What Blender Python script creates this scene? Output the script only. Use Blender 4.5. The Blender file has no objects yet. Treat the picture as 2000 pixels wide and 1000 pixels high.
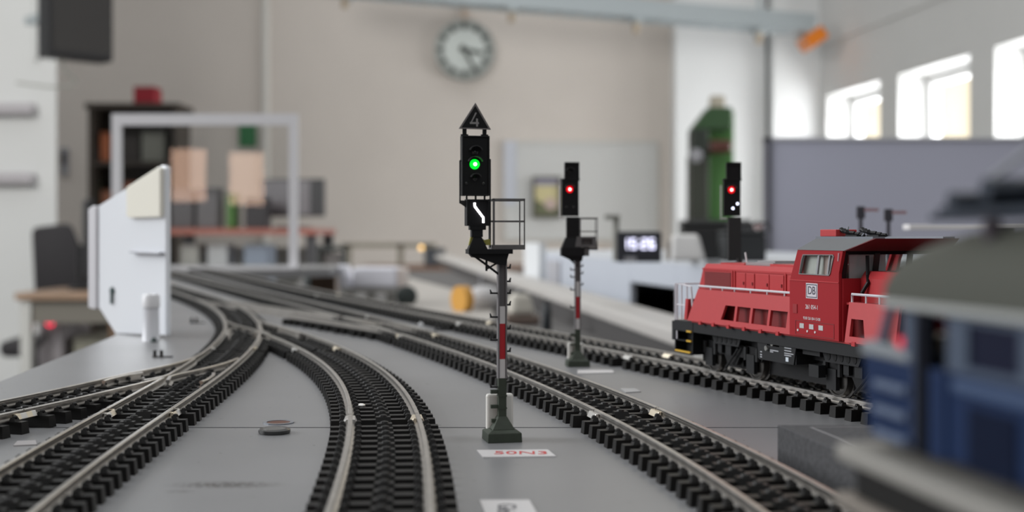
import bpy, bmesh, math, random
import numpy as np
from mathutils import Vector, Matrix
random.seed(7)
SC = bpy.context.scene
COL = SC.collection
PI = math.pi
# ------------------------------------------------------------------ camera
F, YH, HC = 2500.0, 455.0, 0.0527          # focal length in pixels, horizon row, eye height over the board
cam = bpy.data.cameras.new('camera'); camo = bpy.data.objects.new('camera', cam); COL.objects.link(camo)
camo.location = (0, 0, HC); camo.rotation_euler = (PI / 2, 0, 0)
cam.sensor_width = 36.0; cam.lens = 36.0 * F / 2000; cam.shift_y = (YH - 500) / 2000
cam.clip_start = 0.005; cam.clip_end = 100
cam.dof.use_dof = True; cam.dof.focus_distance = 0.355; cam.dof.aperture_fstop = 15.5
SC.camera = camo
# ------------------------------------------------------------------ world, light, exposure
SC.view_settings.view_transform = 'Standard'; SC.view_settings.look = 'None'
SC.view_settings.gamma = 1.0; SC.view_settings.use_curve_mapping = False
SC.view_settings.exposure = 0.32
W = bpy.data.worlds.new('daylight'); SC.world = W; W.use_nodes = True
nt_ = W.node_tree; bg = nt_.nodes['Background']
# daylight: brighter overhead, dim at the horizon, a bright hazy sky beyond the small windows on the right
tc_ = nt_.nodes.new('ShaderNodeTexCoord'); sep_ = nt_.nodes.new('ShaderNodeSeparateXYZ'); nt_.links.new(tc_.outputs['Generated'], sep_.inputs[0])
up_ = nt_.nodes.new('ShaderNodeMapRange'); nt_.links.new(sep_.outputs['Z'], up_.inputs[0])
up_.inputs[1].default_value = 0.0; up_.inputs[2].default_value = 0.9; up_.inputs[3].default_value = 0.05; up_.inputs[4].default_value = 0.78
dt_ = nt_.nodes.new('ShaderNodeVectorMath'); dt_.operation = 'DOT_PRODUCT'; dt_.inputs[1].default_value = (0.33, 0.94, 0.09); nt_.links.new(tc_.outputs['Generated'], dt_.inputs[0])
lb_ = nt_.nodes.new('ShaderNodeMapRange'); nt_.links.new(dt_.outputs['Value'], lb_.inputs[0])
lb_.inputs[1].default_value = 0.90; lb_.inputs[2].default_value = 0.97; lb_.inputs[3].default_value = 0.0; lb_.inputs[4].default_value = 1.0
mx_w = nt_.nodes.new('ShaderNodeMix'); mx_w.data_type = 'RGBA'; nt_.links.new(lb_.outputs[0], mx_w.inputs[0])
sc_w = nt_.nodes.new('ShaderNodeVectorMath'); sc_w.operation = 'SCALE'; sc_w.inputs[0].default_value = (0.97, 0.99, 1.0); nt_.links.new(up_.outputs[0], sc_w.inputs['Scale'])
nt_.links.new(sc_w.outputs[0], mx_w.inputs[6]); mx_w.inputs[7].default_value = (1.15, 1.0, 0.72, 1)
nt_.links.new(mx_w.outputs[2], bg.inputs[0]); bg.inputs[1].default_value = 1.0

def area(name, loc, target, sx, sy, power, col=(1, 1, 1)):
    l = bpy.data.lights.new(name, 'AREA'); l.shape = 'RECTANGLE'; l.size = sx; l.size_y = sy; l.energy = power; l.color = col
    o = bpy.data.objects.new(name, l); COL.objects.link(o); o.location = loc
    d = Vector(target) - Vector(loc); o.rotation_euler = d.to_track_quat('-Z', 'Y').to_euler(); return o
area('left_window_daylight', (-3.6, 0.9, 1.3), (0.2, 0.6, 0), 3.0, 1.6, 92, (0.96, 0.98, 1.0))
area('rear_left_fill', (-3.2, 2.6, 2.2), (1.2, 10.0, 0.4), 2.4, 1.4, 95, (1.0, 0.985, 0.95))  # fill light added to brighten the far wall, no window is built here
area('warm_window_a', (-1.72, -3.0, 0.36), (-1.2, 0, 0.3), 0.18, 0.28, 1.3, (1.0, 0.62, 0.44))
area('warm_window_b', (-1.41, -3.0, 0.34), (-1.0, 0, 0.3), 0.18, 0.28, 1.3, (1.0, 0.66, 0.48))

# ------------------------------------------------------------------ materials
MATS = {}
def mat(name, col, rough=0.5, metal=0.0, noise=0.0, nscale=200.0, spec=0.5, bump=0.0, coat=0.0):
    if name in MATS: return MATS[name]
    m = bpy.data.materials.new(name); m.use_nodes = True; nt = m.node_tree; p = nt.nodes['Principled BSDF']
    p.inputs['Base Color'].default_value = (*col, 1); p.inputs['Roughness'].default_value = rough
    p.inputs['Metallic'].default_value = metal; p.inputs['Specular IOR Level'].default_value = spec
    if coat: p.inputs['Coat Weight'].default_value = coat; p.inputs['Coat Roughness'].default_value = 0.05
    if noise or bump:
        tc = nt.nodes.new('ShaderNodeTexCoord'); n = nt.nodes.new('ShaderNodeTexNoise')
        n.inputs['Scale'].default_value = nscale; n.inputs['Detail'].default_value = 4
        nt.links.new(tc.outputs['Object'], n.inputs['Vector'])
        if noise:
            r = nt.nodes.new('ShaderNodeMapRange'); r.inputs[1].default_value = 0.25; r.inputs[2].default_value = 0.75
            r.inputs[3].default_value = 1 - noise; r.inputs[4].default_value = 1 + noise
            nt.links.new(n.outputs['Fac'], r.inputs[0])
            mx = nt.nodes.new('ShaderNodeVectorMath'); mx.operation = 'SCALE'; mx.inputs[0].default_value = col
            nt.links.new(r.outputs[0], mx.inputs['Scale']); nt.links.new(mx.outputs[0], p.inputs['Base Color'])
        if bump:
            b = nt.nodes.new('ShaderNodeBump'); b.inputs['Strength'].default_value = bump; b.inputs['Distance'].default_value = 0.0004
            nt.links.new(n.outputs['Fac'], b.inputs['Height']); nt.links.new(b.outputs[0], p.inputs['Normal'])
    MATS[name] = m; return m
def emit(name, col, s):
    if name in MATS: return MATS[name]
    m = bpy.data.materials.new(name); m.use_nodes = True; p = m.node_tree.nodes['Principled BSDF']
    p.inputs['Base Color'].default_value = (*[c * 0.5 for c in col], 1)
    p.inputs['Emission Color'].default_value = (*col, 1); p.inputs['Emission Strength'].default_value = s
    MATS[name] = m; return m
def glass(name, tint=(1, 1, 1), ior=1.45, rough=0.0):
    if name in MATS: return MATS[name]
    m = bpy.data.materials.new(name); m.use_nodes = True; nt = m.node_tree
    for n in list(nt.nodes):
        if n.type == 'BSDF_PRINCIPLED': nt.nodes.remove(n)
    out = [n for n in nt.nodes if n.type == 'OUTPUT_MATERIAL'][0]
    t = nt.nodes.new('ShaderNodeBsdfTransparent'); t.inputs[0].default_value = (*tint, 1)
    g = nt.nodes.new('ShaderNodeBsdfGlossy'); g.inputs['Roughness'].default_value = rough
    fr = nt.nodes.new('ShaderNodeFresnel'); fr.inputs[0].default_value = ior
    mx = nt.nodes.new('ShaderNodeMixShader')
    ge = nt.nodes.new('ShaderNodeNewGeometry'); ml = nt.nodes.new('ShaderNodeMath'); ml.operation = 'MULTIPLY_ADD'; ml.inputs[1].default_value = -1; ml.inputs[2].default_value = 1
    nt.links.new(ge.outputs['Backfacing'], ml.inputs[0]); m2 = nt.nodes.new('ShaderNodeMath'); m2.operation = 'MULTIPLY'
    nt.links.new(ml.outputs[0], m2.inputs[0]); nt.links.new(fr.outputs[0], m2.inputs[1]); nt.links.new(m2.outputs[0], mx.inputs[0]); nt.links.new(t.outputs[0], mx.inputs[1]); nt.links.new(g.outputs[0], mx.inputs[2])
    nt.links.new(mx.outputs[0], out.inputs[0]); MATS[name] = m; return m

def board_material(name, col, dark_patches):
    m = mat(name, col, 0.33, 0, 0.10, 14, 0.5); nt = m.node_tree; p = nt.nodes['Principled BSDF']
    base = p.inputs['Base Color'].links[0].from_socket
    geo = nt.nodes.new('ShaderNodeNewGeometry')
    nz = nt.nodes.new('ShaderNodeTexNoise'); nz.inputs['Scale'].default_value = 900; nz.inputs['Detail'].default_value = 3
    nt.links.new(geo.outputs['Position'], nz.inputs['Vector'])
    # fine grime speckles
    sp = nt.nodes.new('ShaderNodeTexNoise'); sp.inputs['Scale'].default_value = 420; sp.inputs['Detail'].default_value = 1
    nt.links.new(geo.outputs['Position'], sp.inputs['Vector'])
    r = nt.nodes.new('ShaderNodeMapRange'); r.inputs[1].default_value = 0.74; r.inputs[2].default_value = 0.80
    r.inputs[3].default_value = 0; r.inputs[4].default_value = 0.75
    nt.links.new(sp.outputs['Fac'], r.inputs[0]); acc = r.outputs[0]
    for (x, y, rx, ry, amt, thr) in dark_patches:
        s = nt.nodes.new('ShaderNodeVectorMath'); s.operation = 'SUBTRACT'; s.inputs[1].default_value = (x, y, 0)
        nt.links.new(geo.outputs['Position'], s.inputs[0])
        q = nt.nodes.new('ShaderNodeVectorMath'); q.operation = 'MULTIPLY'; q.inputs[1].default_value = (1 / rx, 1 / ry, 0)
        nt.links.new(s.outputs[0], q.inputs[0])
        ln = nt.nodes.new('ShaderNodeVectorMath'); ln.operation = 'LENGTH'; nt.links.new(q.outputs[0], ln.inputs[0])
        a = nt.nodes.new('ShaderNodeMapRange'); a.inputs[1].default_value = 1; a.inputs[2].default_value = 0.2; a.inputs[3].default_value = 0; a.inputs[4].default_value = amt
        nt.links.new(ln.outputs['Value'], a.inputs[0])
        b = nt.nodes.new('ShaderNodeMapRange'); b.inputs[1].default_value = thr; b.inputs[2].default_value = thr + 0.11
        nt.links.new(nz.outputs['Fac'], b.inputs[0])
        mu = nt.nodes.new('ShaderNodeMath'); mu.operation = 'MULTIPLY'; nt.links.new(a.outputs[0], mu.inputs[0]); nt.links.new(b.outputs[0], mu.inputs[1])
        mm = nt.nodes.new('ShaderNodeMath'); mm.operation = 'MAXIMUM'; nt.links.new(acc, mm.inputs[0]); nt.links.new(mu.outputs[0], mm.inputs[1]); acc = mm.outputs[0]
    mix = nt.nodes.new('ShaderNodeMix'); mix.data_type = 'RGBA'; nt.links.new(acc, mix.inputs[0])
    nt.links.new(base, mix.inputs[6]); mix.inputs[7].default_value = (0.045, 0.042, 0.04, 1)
    nt.links.new(mix.outputs[2], p.inputs['Base Color']); return m

# ------------------------------------------------------------------ mesh helpers
class MB:
    def __init__(s): s.v = []; s.f = []
    def add(s, vs, fs):
        o = len(s.v); s.v += [tuple(v) for v in vs]; s.f += [tuple(i + o for i in f) for f in fs]; return s
    def box(s, x0, x1, y0, y1, z0, z1):
        return s.add([(x0,y0,z0),(x1,y0,z0),(x1,y1,z0),(x0,y1,z0),(x0,y0,z1),(x1,y0,z1),(x1,y1,z1),(x0,y1,z1)],
                     [(0,3,2,1),(4,5,6,7),(0,1,5,4),(1,2,6,5),(2,3,7,6),(3,0,4,7)])
    def frustum(s, b, t, z0, z1):                   # b,t = (x0,x1,y0,y1)
        return s.add([(b[0],b[2],z0),(b[1],b[2],z0),(b[1],b[3],z0),(b[0],b[3],z0),(t[0],t[2],z1),(t[1],t[2],z1),(t[1],t[3],z1),(t[0],t[3],z1)],
                     [(0,3,2,1),(4,5,6,7),(0,1,5,4),(1,2,6,5),(2,3,7,6),(3,0,4,7)])
    def prism(s, pts, a0, a1, axis='y'):            # polygon extruded along an axis
        def P(p, a): return (p[0], a, p[1]) if axis == 'y' else ((a, p[0], p[1]) if axis == 'x' else (p[0], p[1], a))
        n = len(pts); vs = [P(p, a0) for p in pts] + [P(p, a1) for p in pts]
        fs = [tuple(range(n)), tuple(range(2*n-1, n-1, -1))] + [(i, i+n, (i+1) % n + n, (i+1) % n) for i in range(n)]
        return s.add(vs, fs)
    def ring(s, outer, inner, a0, a1, axis='y'):    # frame: polygon with a polygon hole (same count)
        def P(p, a): return (p[0], a, p[1]) if axis == 'y' else ((a, p[0], p[1]) if axis == 'x' else (p[0], p[1], a))
        n = len(outer); vs = [P(p,a0) for p in outer]+[P(p,a0) for p in inner]+[P(p,a1) for p in outer]+[P(p,a1) for p in inner]; fs = []
        for i in range(n):
            j = (i+1) % n
            fs += [(i,j,n+j,n+i),(2*n+i,3*n+i,3*n+j,2*n+j),(i,2*n+i,2*n+j,j),(n+i,n+j,3*n+j,3*n+i)]
        return s.add(vs, fs)
    def tube(s, pts, r, n=8, caps=True):
        pts = [Vector(p) for p in pts]; rings = []; up = None
        for i, p in enumerate(pts):
            t = (pts[min(i+1, len(pts)-1)] - pts[max(i-1, 0)]).normalized()
            if up is None: up = Vector((0,0,1)) if abs(t.z) < 0.9 else Vector((1,0,0))
            a = t.cross(up).normalized(); b = a.cross(t).normalized(); up = b
            rr = r[i] if isinstance(r, (list, tuple)) else r
            rings.append([p + (a*math.cos(2*PI*k/n) + b*math.sin(2*PI*k/n))*rr for k in range(n)])
        vs = [v for R in rings for v in R]; fs = []
        for i in range(len(rings)-1):
            for k in range(n): fs.append((i*n+k, i*n+(k+1)%n, (i+1)*n+(k+1)%n, (i+1)*n+k))
        if caps: fs += [tuple(range(n-1,-1,-1)), tuple((len(rings)-1)*n+k for k in range(n))]
        return s.add(vs, fs)
    def cyl(s, p0, p1, r, n=20): return s.tube([p0, p1], r, n)
    def lathe(s, prof, n=24, c=(0,0,0), axis='z'):   # prof: (r,h)
        vs = []; fs = []
        for (r, h) in prof:
            for k in range(n):
                a = 2*PI*k/n; u, v = r*math.cos(a), r*math.sin(a)
                vs.append({'z': (c[0]+u, c[1]+v, c[2]+h), 'y': (c[0]+u, c[1]+h, c[2]+v), 'x': (c[0]+h, c[1]+u, c[2]+v)}[axis])
        for i in range(len(prof)-1):
            for k in range(n): fs.append((i*n+k, i*n+(k+1)%n, (i+1)*n+(k+1)%n, (i+1)*n+k))
        fs += [tuple(range(n-1,-1,-1)), tuple((len(prof)-1)*n+k for k in range(n))]
        return s.add(vs, fs)
    def sweep(s, path, prof, closed_prof=True):      # path: 2D polyline (x,y); prof: (lateral,z)
        path = [np.array(p, float) for p in path]; n = len(prof); vs = []; fs = []
        for i, p in enumerate(path):
            t = path[min(i+1, len(path)-1)] - path[max(i-1, 0)]; t = t / np.linalg.norm(t); nr = np.array([t[1], -t[0]])
            for (a, z) in prof: q = p + nr*a; vs.append((q[0], q[1], z))
        for i in range(len(path)-1):
            for k in range(n): fs.append((i*n+k, i*n+(k+1)%n, (i+1)*n+(k+1)%n, (i+1)*n+k))
        fs += [tuple(range(n-1,-1,-1)), tuple((len(path)-1)*n+k for k in range(n))]
        return s.add(vs, fs)
    def ball(s, c, r, n=12, sx=1, sy=1, sz=1):
        prof = [(max(1e-5, r*math.sin(PI*i/8)), -r*math.cos(PI*i/8)) for i in range(9)]
        o = len(s.v); s.lathe(prof, n, (0,0,0))
        for i in range(o, len(s.v)): v = s.v[i]; s.v[i] = (c[0]+v[0]*sx, c[1]+v[1]*sy, c[2]+v[2]*sz)
        return s
    def xf(s, M, start=0):
        for i in range(start, len(s.v)): s.v[i] = tuple(M @ Vector(s.v[i]))
        return s
    def scaled(s, k): s.v = [(a*k, b*k, c*k) for a, b, c in s.v]; return s
    def mesh(s, name):
        me = bpy.data.meshes.new(name); me.from_pydata(s.v, [], s.f)
        bm = bmesh.new(); bm.from_mesh(me); bmesh.ops.recalc_face_normals(bm, faces=bm.faces); bm.to_mesh(me); bm.free(); return me
def obj(name, mb, m, parent=None, bevel=0, smooth=False, loc=None, rotz=0):
    me = mb if isinstance(mb, bpy.types.Mesh) else mb.mesh(name)
    if m is not None and not me.materials: me.materials.append(m)
    o = bpy.data.objects.new(name, me); COL.objects.link(o)
    if parent: o.parent = parent
    if loc: o.location = loc
    if rotz: o.rotation_euler.z = rotz
    if bevel:
        b = o.modifiers.new('bevel', 'BEVEL'); b.width = bevel; b.segments = 2; b.limit_method = 'ANGLE'; b.angle_limit = 0.6
    if smooth:
        for p in me.polygons: p.use_smooth = True
        e = o.modifiers.new('edges', 'EDGE_SPLIT'); e.split_angle = 0.7
    return o
def tag(o, label, cat, group=None):
    o['label'] = label; o['category'] = cat
    if group: o['group'] = group
    return o
def thing(name, label, cat, loc=(0,0,0), rotz=0, group=None):
    o = bpy.data.objects.new(name, None); o.empty_display_size = 0.01; COL.objects.link(o)
    o.location = loc; o.rotation_euler = (0,0,rotz); return tag(o, label, cat, group)
def struct(name, mb, m, bevel=0, parent=None):
    o = obj(name, mb, m, parent, bevel)
    if parent is None: o['kind'] = 'structure'
    return o
def dup(root, loc, rotz, label, group=None):
    r = root.copy(); COL.objects.link(r); r.location = loc; r.rotation_euler = (0,0,rotz); r['label'] = label
    if group: r['group'] = group
    for ch in list(root.children):
        c = ch.copy(); COL.objects.link(c); c.parent = r
        for g in list(ch.children):
            d = g.copy(); COL.objects.link(d); d.parent = c
    return r
def text_mesh(body, size, ext=0.0, align='CENTER', sx=1.0):
    c = bpy.data.curves.new('lettering', 'FONT'); c.body = body; c.size = size; c.extrude = ext; c.align_x = align; c.align_y = 'CENTER'
    o = bpy.data.objects.new('lettering', c); COL.objects.link(o)
    bpy.context.view_layer.update()
    me = bpy.data.meshes.new_from_object(o.evaluated_get(bpy.context.evaluated_depsgraph_get()))
    bpy.data.objects.remove(o); bpy.data.curves.remove(c)
    if sx != 1.0: me.transform(Matrix.Diagonal((sx, 1, 1, 1)))
    return me
def at(px, py, Y): return Vector(((px-1000)/F*Y, Y, HC-(py-YH)/F*Y))
def onz(px, py, z):
    Y = F*(HC-z)/(py-YH); return Vector(((px-1000)/F*Y, Y, z))

# ------------------------------------------------------------------ common materials
wall_m = mat('wall_paint', (0.66, 0.605, 0.555), 0.8, 0, 0.02, 3)
wall_b = mat('wall_paint_right', (0.60, 0.60, 0.59), 0.8, 0, 0.02, 3)
wall_w = mat('wall_paint_white', (0.78, 0.79, 0.79), 0.8, 0, 0.02, 3)
white_p = mat('white_plastic', (0.80, 0.80, 0.82), 0.35)
black_p = mat('black_plastic', (0.012, 0.012, 0.014), 0.45)
dark_g = mat('dark_grey_plastic', (0.05, 0.05, 0.055), 0.5)
grey_p = mat('grey_plastic', (0.30, 0.30, 0.32), 0.5)
wood_m = mat('desk_wood', (0.24, 0.155, 0.10), 0.45, 0, 0.12, 12)
steel = mat('galvanised_steel', (0.50, 0.55, 0.57), 0.5, 0.5)

# ================================================================== ROOM SHELL
FZ = -1.0
struct('floor', MB().box(-6, 5, -1.5, 11.5, FZ-0.1, FZ), mat('floor_grey', (0.30, 0.29, 0.28), 0.6, 0, 0.05, 5))
struct('wall_far', MB().box(-5, 1.30, 10.4, 10.6, FZ, 3.2), wall_m)
struct('wall_pillar_right', MB().box(1.292, 2.0, 10.1, 10.6, FZ, 3.2), wall_w)
struct('wall_corner_right', MB().box(2.035, 2.60, 9.95, 10.6, FZ, 3.2), wall_w)
struct('wall_left', MB().prism([(-5, 7.0), (-2.49, 7.0), (-2.61, 7.25), (-5, 7.25)], FZ, 3.2, 'z'), mat('wall_paint_left', (0.66, 0.67, 0.665), 0.8, 0, 0.02, 3))
# right wall: P(Y) = (3.6-0.12Y, Y); outward normal (.993,.119)
def rw(Y, off=0.0): return (3.6-0.12*Y-0.0 + off*0.993, Y + off*0.119)
def rwall_quad(mb, Y0, Y1, z0, z1, off0=0.0, off1=0.28):
    a, b, c, d = rw(Y0, off0), rw(Y1, off0), rw(Y1, off1), rw(Y0, off1)
    return mb.prism([a, b, c, d], z0, z1, 'z')
wins = [(8.84, 9.83), (7.54, 8.53), (6.24, 7.24)]
ZS, ZT = 0.12, 1.105
m = MB(); rwall_quad(m, -1.5, 10.0, FZ, ZS); rwall_quad(m, -1.5, 10.0, ZT, 3.2)
ed = [-1.5, 6.24, 7.24, 7.54, 8.53, 8.84, 9.83, 10.0]
for i in range(0, 8, 2): rwall_quad(m, ed[i], ed[i+1], ZS, ZT)
struct('wall_right', m, wall_b)
m = MB(); rwall_quad(m, 2.5, 10.0, 1.50, 3.2, -0.012, 0.0); struct('trim_1', m, wall_b)
for i, (a, b) in enumerate(wins):      # the sky outside each window
    c_ = Vector((*rw((a+b)/2, 0.34), (ZS+ZT)/2+0.1)); area('window_daylight', c_, Vector((*rw((a+b)/2, -1.0), (ZS+ZT)/2+0.05)), 0.95, 0.95, 34, (0.98, 0.99, 1.0))
wf = mat('window_frame_white', (0.82, 0.82, 0.82), 0.4); wg = glass('window_glass')
for i, (a, b) in enumerate(wins):
    m = MB(); o0, o1 = 0.20, 0.26
    rwall_quad(m, a, a+0.07, ZS, ZT, o0, o1); rwall_quad(m, b-0.07, b, ZS, ZT, o0, o1)
    rwall_quad(m, a+0.07, b-0.07, ZS, ZS+0.07, o0, o1); rwall_quad(m, a+0.07, b-0.07, ZT-0.07, ZT, o0, o1)
    rwall_quad(m, (a+b)/2-0.16, (a+b)/2-0.11, ZS+0.07, ZT-0.07, o0, o1)
    w = struct('window_%d' % (i+1), m, wf)
    g = MB(); rwall_quad(g, a+0.07, b-0.07, ZS+0.07, ZT-0.07, 0.225, 0.235); obj('pane', g, wg, w)
# conduit on the far wall, wall switch
tag(obj('conduit', MB().cyl((-2.0, 10.385, FZ), (-2.0, 10.385, 2.6), 0.035, 12), mat('conduit_paint', (0.66, 0.64, 0.60), 0.6), smooth=True),
    'pale vertical pipe on the far wall left of clock', 'pipe')
p = at(127, 315, 10.39); t = thing('wall_phone', 'small grey wall box between white wall and dark shelf', 'wall box', (p.x, 10.4, p.z))
obj('body', MB().box(-0.03, 0.03, -0.04, 0, -0.11, 0.11), grey_p, t, 0.005); obj('cover', MB().box(-0.02, 0.02, -0.05, -0.04, -0.03, 0.07), dark_g, t)

# ------------------------------------------------------------------ clock
p = at(907, 97, 10.3); R = 0.242
t = thing('wall_clock', 'round white station clock with dark marks, high on far wall', 'clock', (p.x, 10.3, p.z))
ck = mat('clock_black', (0.03, 0.035, 0.03), 0.6)
obj('case', MB().lathe([(R*0.93, 0.10), (R, 0.09), (R, 0.0), (R*0.97, -0.012), (R*0.94, -0.012), (R*0.94, 0.0)], 48, axis='y'), mat('clock_rim', (0.34, 0.36, 0.34), 0.5), t, smooth=True)
obj('dial', MB().lathe([(R*0.94, 0.0), (R*0.94, -0.004)], 48, axis='y'), mat('clock_dial', (0.62, 0.66, 0.63), 0.6), t)
m = MB()
for k in range(60):
    w, l = (0.021, 0.20) if k % 5 == 0 else (0.009, 0.17)
    a = 2*PI*k/60; st = len(m.v); m.box(-w/2*1.0, w/2, -0.007, -0.0045, R*0.91-R*l*1.2, R*0.91); m.xf(Matrix.Rotation(a, 4, 'Y'), st)
obj('dial_marks', m, ck, t)
def hand(l, w, ang, y, nm):
    h = MB().prism([(-w/2, -0.04), (w/2, -0.04), (w*0.4, l), (-w*0.4, l)], y-0.003, y, 'y'); h.xf(Matrix.Rotation(ang, 4, 'Y')); obj(nm, h, ck, t)
hand(R*0.62, 0.034, math.radians(102), -0.010, 'hour_hand'); hand(R*0.84, 0.026, math.radians(153), -0.015, 'minute_hand')
obj('hub', MB().cyl((0, -0.02, 0), (0, -0.005, 0), 0.014, 16), ck, t)
obj('bracket', MB().box(-0.02, 0.02, 0.03, 0.06, R-0.01, R+0.36).box(-0.02, 0.02, 0.06, 0.10, R+0.05, R+0.12), mat('clock_bracket', (0.50, 0.40, 0.32), 0.6), t)

# ------------------------------------------------------------------ cable tray under the ceiling
YT = 9.2; a = at(600, -22, YT); b = at(1592, 62, YT)
dx, dz = b.x-a.x, b.z-a.z; L = math.hypot(dx, dz)
t = thing('cable_tray', 'long grey metal cable tray running high across the room', 'cable tray', (a.x, YT, a.z))
m = MB().box(0, L, 0, 0.004, 0, 0.13).box(0, L, 0.26, 0.264, 0, 0.13)
n_ = 26
for k in range(n_+1): m.box(L*k/n_-0.012*(k > 0), L*k/n_+0.012, 0.004, 0.26, 0.0, 0.008)
m.box(0, L, 0.10, 0.16, 0.0, 0.006); rot = Matrix.Rotation(math.atan2(-dz, dx), 4, 'Y'); m.xf(rot); obj('tray', m, steel, t)
for q, px in enumerate((672, 1000, 1245, 1487)):
    s = (px-600)/992*L; c = Vector((s, 0, s/L*dz))
    obj('hanger', MB().cyl((c.x-0.0, 0.13, c.z-0.02), (c.x, 0.13, 2.9-a.z), 0.018, 8).box(c.x-0.03, c.x+0.03, -0.01, 0.27, c.z-0.03, c.z-0.005), steel, t)
    obj('stub', MB().cyl((c.x-0.01, 0.10, c.z-0.10), (c.x-0.01, 0.10, c.z-0.03), 0.024, 10), mat('tan_plastic', (0.45, 0.36, 0.26), 0.6), t)
m = MB().box(-0.10, 0.05, -0.02, 0.28, -0.10, 0.0); m.xf(Matrix.Translation((L*math.cos(0.08), 0, dz+0.02)) @ Matrix.Rotation(-0.6, 4, 'Y'))
obj('end_cap', m, mat('orange_plastic', (0.80, 0.22, 0.01), 0.4), t, 0.01)['label'] = 'bright orange end cap'

# ------------------------------------------------------------------ whiteboard and picture on far wall
a, b = at(984, 275, 10.39), at(1286, 470, 10.39)
t = thing('whiteboard', 'large pale whiteboard on far wall behind the signals', 'whiteboard', ((a.x+b.x)/2, 10.4, b.z))
w, h = (b.x-a.x)/2, a.z-b.z
obj('panel', MB().box(-w+0.02, w-0.02, -0.02, 0, 0.02, h-0.02), mat('whiteboard_face', (0.62, 0.62, 0.605), 0.5), t)
obj('frame', MB().ring([(-w,0),(w,0),(w,h),(-w,h)], [(-w+0.02,0.02),(w-0.02,0.02),(w-0.02,h-0.02),(-w+0.02,h-0.02)], -0.03, 0), mat('whiteboard_frame', (0.60, 0.59, 0.56), 0.5), t)
a, b = at(984, 275, 10.36), at(1008, 400, 10.36)
tag(obj('paper_sheet', MB().box(a.x, b.x, 10.365, 10.37, b.z, a.z), mat('bluish_paper', (0.58, 0.60, 0.66), 0.7)), 'bluish paper strip at the left edge of whiteboard', 'paper')
a, b = at(1040, 345, 10.34), at(1096, 425, 10.34)
t = thing('picture_frame', 'small picture with yellow and green view hanging on whiteboard', 'picture', ((a.x+b.x)/2, 10.368, b.z))
w, h = (b.x-a.x)/2, a.z-b.z
obj('frame', MB().ring([(-w,0),(w,0),(w,h),(-w,h)], [(-w+0.02,0.02),(w-0.02,0.02),(w-0.02,h-0.02),(-w+0.02,h-0.02)], -0.03, 0), mat('frame_brown', (0.10, 0.09, 0.07), 0.5), t)
obj('print', MB().box(-w+0.02, w-0.02, -0.015, 0, 0.02, h-0.02), mat('print_yellow', (0.62, 0.55, 0.30), 0.6), t)
obj('print_field', MB().prism([(-w+0.02,0.02),(w-0.02,0.02),(w-0.02,0.08),(0,0.10),(-w+0.02,0.15)], -0.018, -0.0155), mat('print_green', (0.14, 0.15, 0.08), 0.6), t)
obj('print_figure', MB().ball((0.03, -0.0175, 0.11), 0.05, sy=0.05), mat('print_pink', (0.55, 0.42, 0.38), 0.6), t)
obj('print_header', MB().box(-w+0.02, w-0.02, -0.018, -0.0155, h-0.07, h-0.02), mat('print_blue', (0.30, 0.29, 0.38), 0.6), t)

# ------------------------------------------------------------------ left side: television, shelf, desk, chair
t = thing('wall_screen', 'black screen mounted high on white wall at upper left', 'screen', (-2.13, 6.35, 0.915), math.radians(44))
obj('housing', MB().box(-0.175, 0.165, 0.0, 0.13, 0, 0.55), black_p, t, 0.012)
obj('screen', MB().box(-0.155, 0.155, -0.004, 0.0, 0.03, 0.52), mat('screen_glass', (0.035, 0.033, 0.032), 0.22), t)
obj('wall_bracket', MB().box(-0.06, 0.06, 0.13, 0.16, 0.20, 0.32).box(-0.03, 0.03, 0.16, 0.62, 0.24, 0.28), steel, t)
obj('cable', MB().tube([(-0.10, 0.05, 0.02), (-0.06, 0.06, -0.06), (0.0, 0.07, -0.10), (-0.02, 0.08, -0.13), (-0.12, 0.10, -0.14), (-0.25, 0.2, -0.12)], 0.006, 8), mat('cable_grey', (0.32, 0.33, 0.30), 0.6), t)
for i, y in enumerate((212, 348)):
    p = at(15, y, 6.95)
    tag(obj('wall_rail', MB().box(-3.6, -2.60, 6.93, 7.0, p.z-0.03, p.z+0.03), mat('rail_mauve', (0.44, 0.42, 0.44), 0.6), bevel=0.01),
        ('upper' if i == 0 else 'lower') + ' of two grey rails across white wall at left edge', 'rail')
tag(obj('wall_conduit', MB().cyl((-2.60, 6.985, 1.0), (-2.60, 6.985, 2.4), 0.015, 10), mat('conduit_grey', (0.62, 0.63, 0.62), 0.6)), 'thin vertical pipe on white wall left of black screen', 'pipe')

a, b = at(172, 212, 9.4), at(345, 560, 9.4)
t = thing('shelf_unit', 'tall dark brown shelf unit against far wall at left', 'shelf', ((a.x+b.x)/2, 9.4, FZ)); w = (b.x-a.x)/2; H = a.z-FZ
br = mat('shelf_brown', (0.065, 0.052, 0.042), 0.6)
obj('side_panel', MB().box(-w, -w+0.03, 0, 0.4, 0, H), br, t); obj('side_panel', MB().box(w-0.03, w, 0, 0.4, 0, H), br, t)
obj('back_panel', MB().box(-w+0.03, w-0.03, 0.38, 0.4, 0, H), mat('shelf_back', (0.10, 0.085, 0.07), 0.7), t); obj('top', MB().box(-w-0.02, w+0.02, -0.02, 0.42, H, H+0.04), br, t)
shz = [0.05, 0.50, 0.90, 1.22, 1.55]
for z in shz: obj('shelf', MB().box(-w+0.03, w-0.03, 0.0, 0.38, z, z+0.03), br, t)
sx, sz_ = (a.x+b.x)/2, FZ
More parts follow.
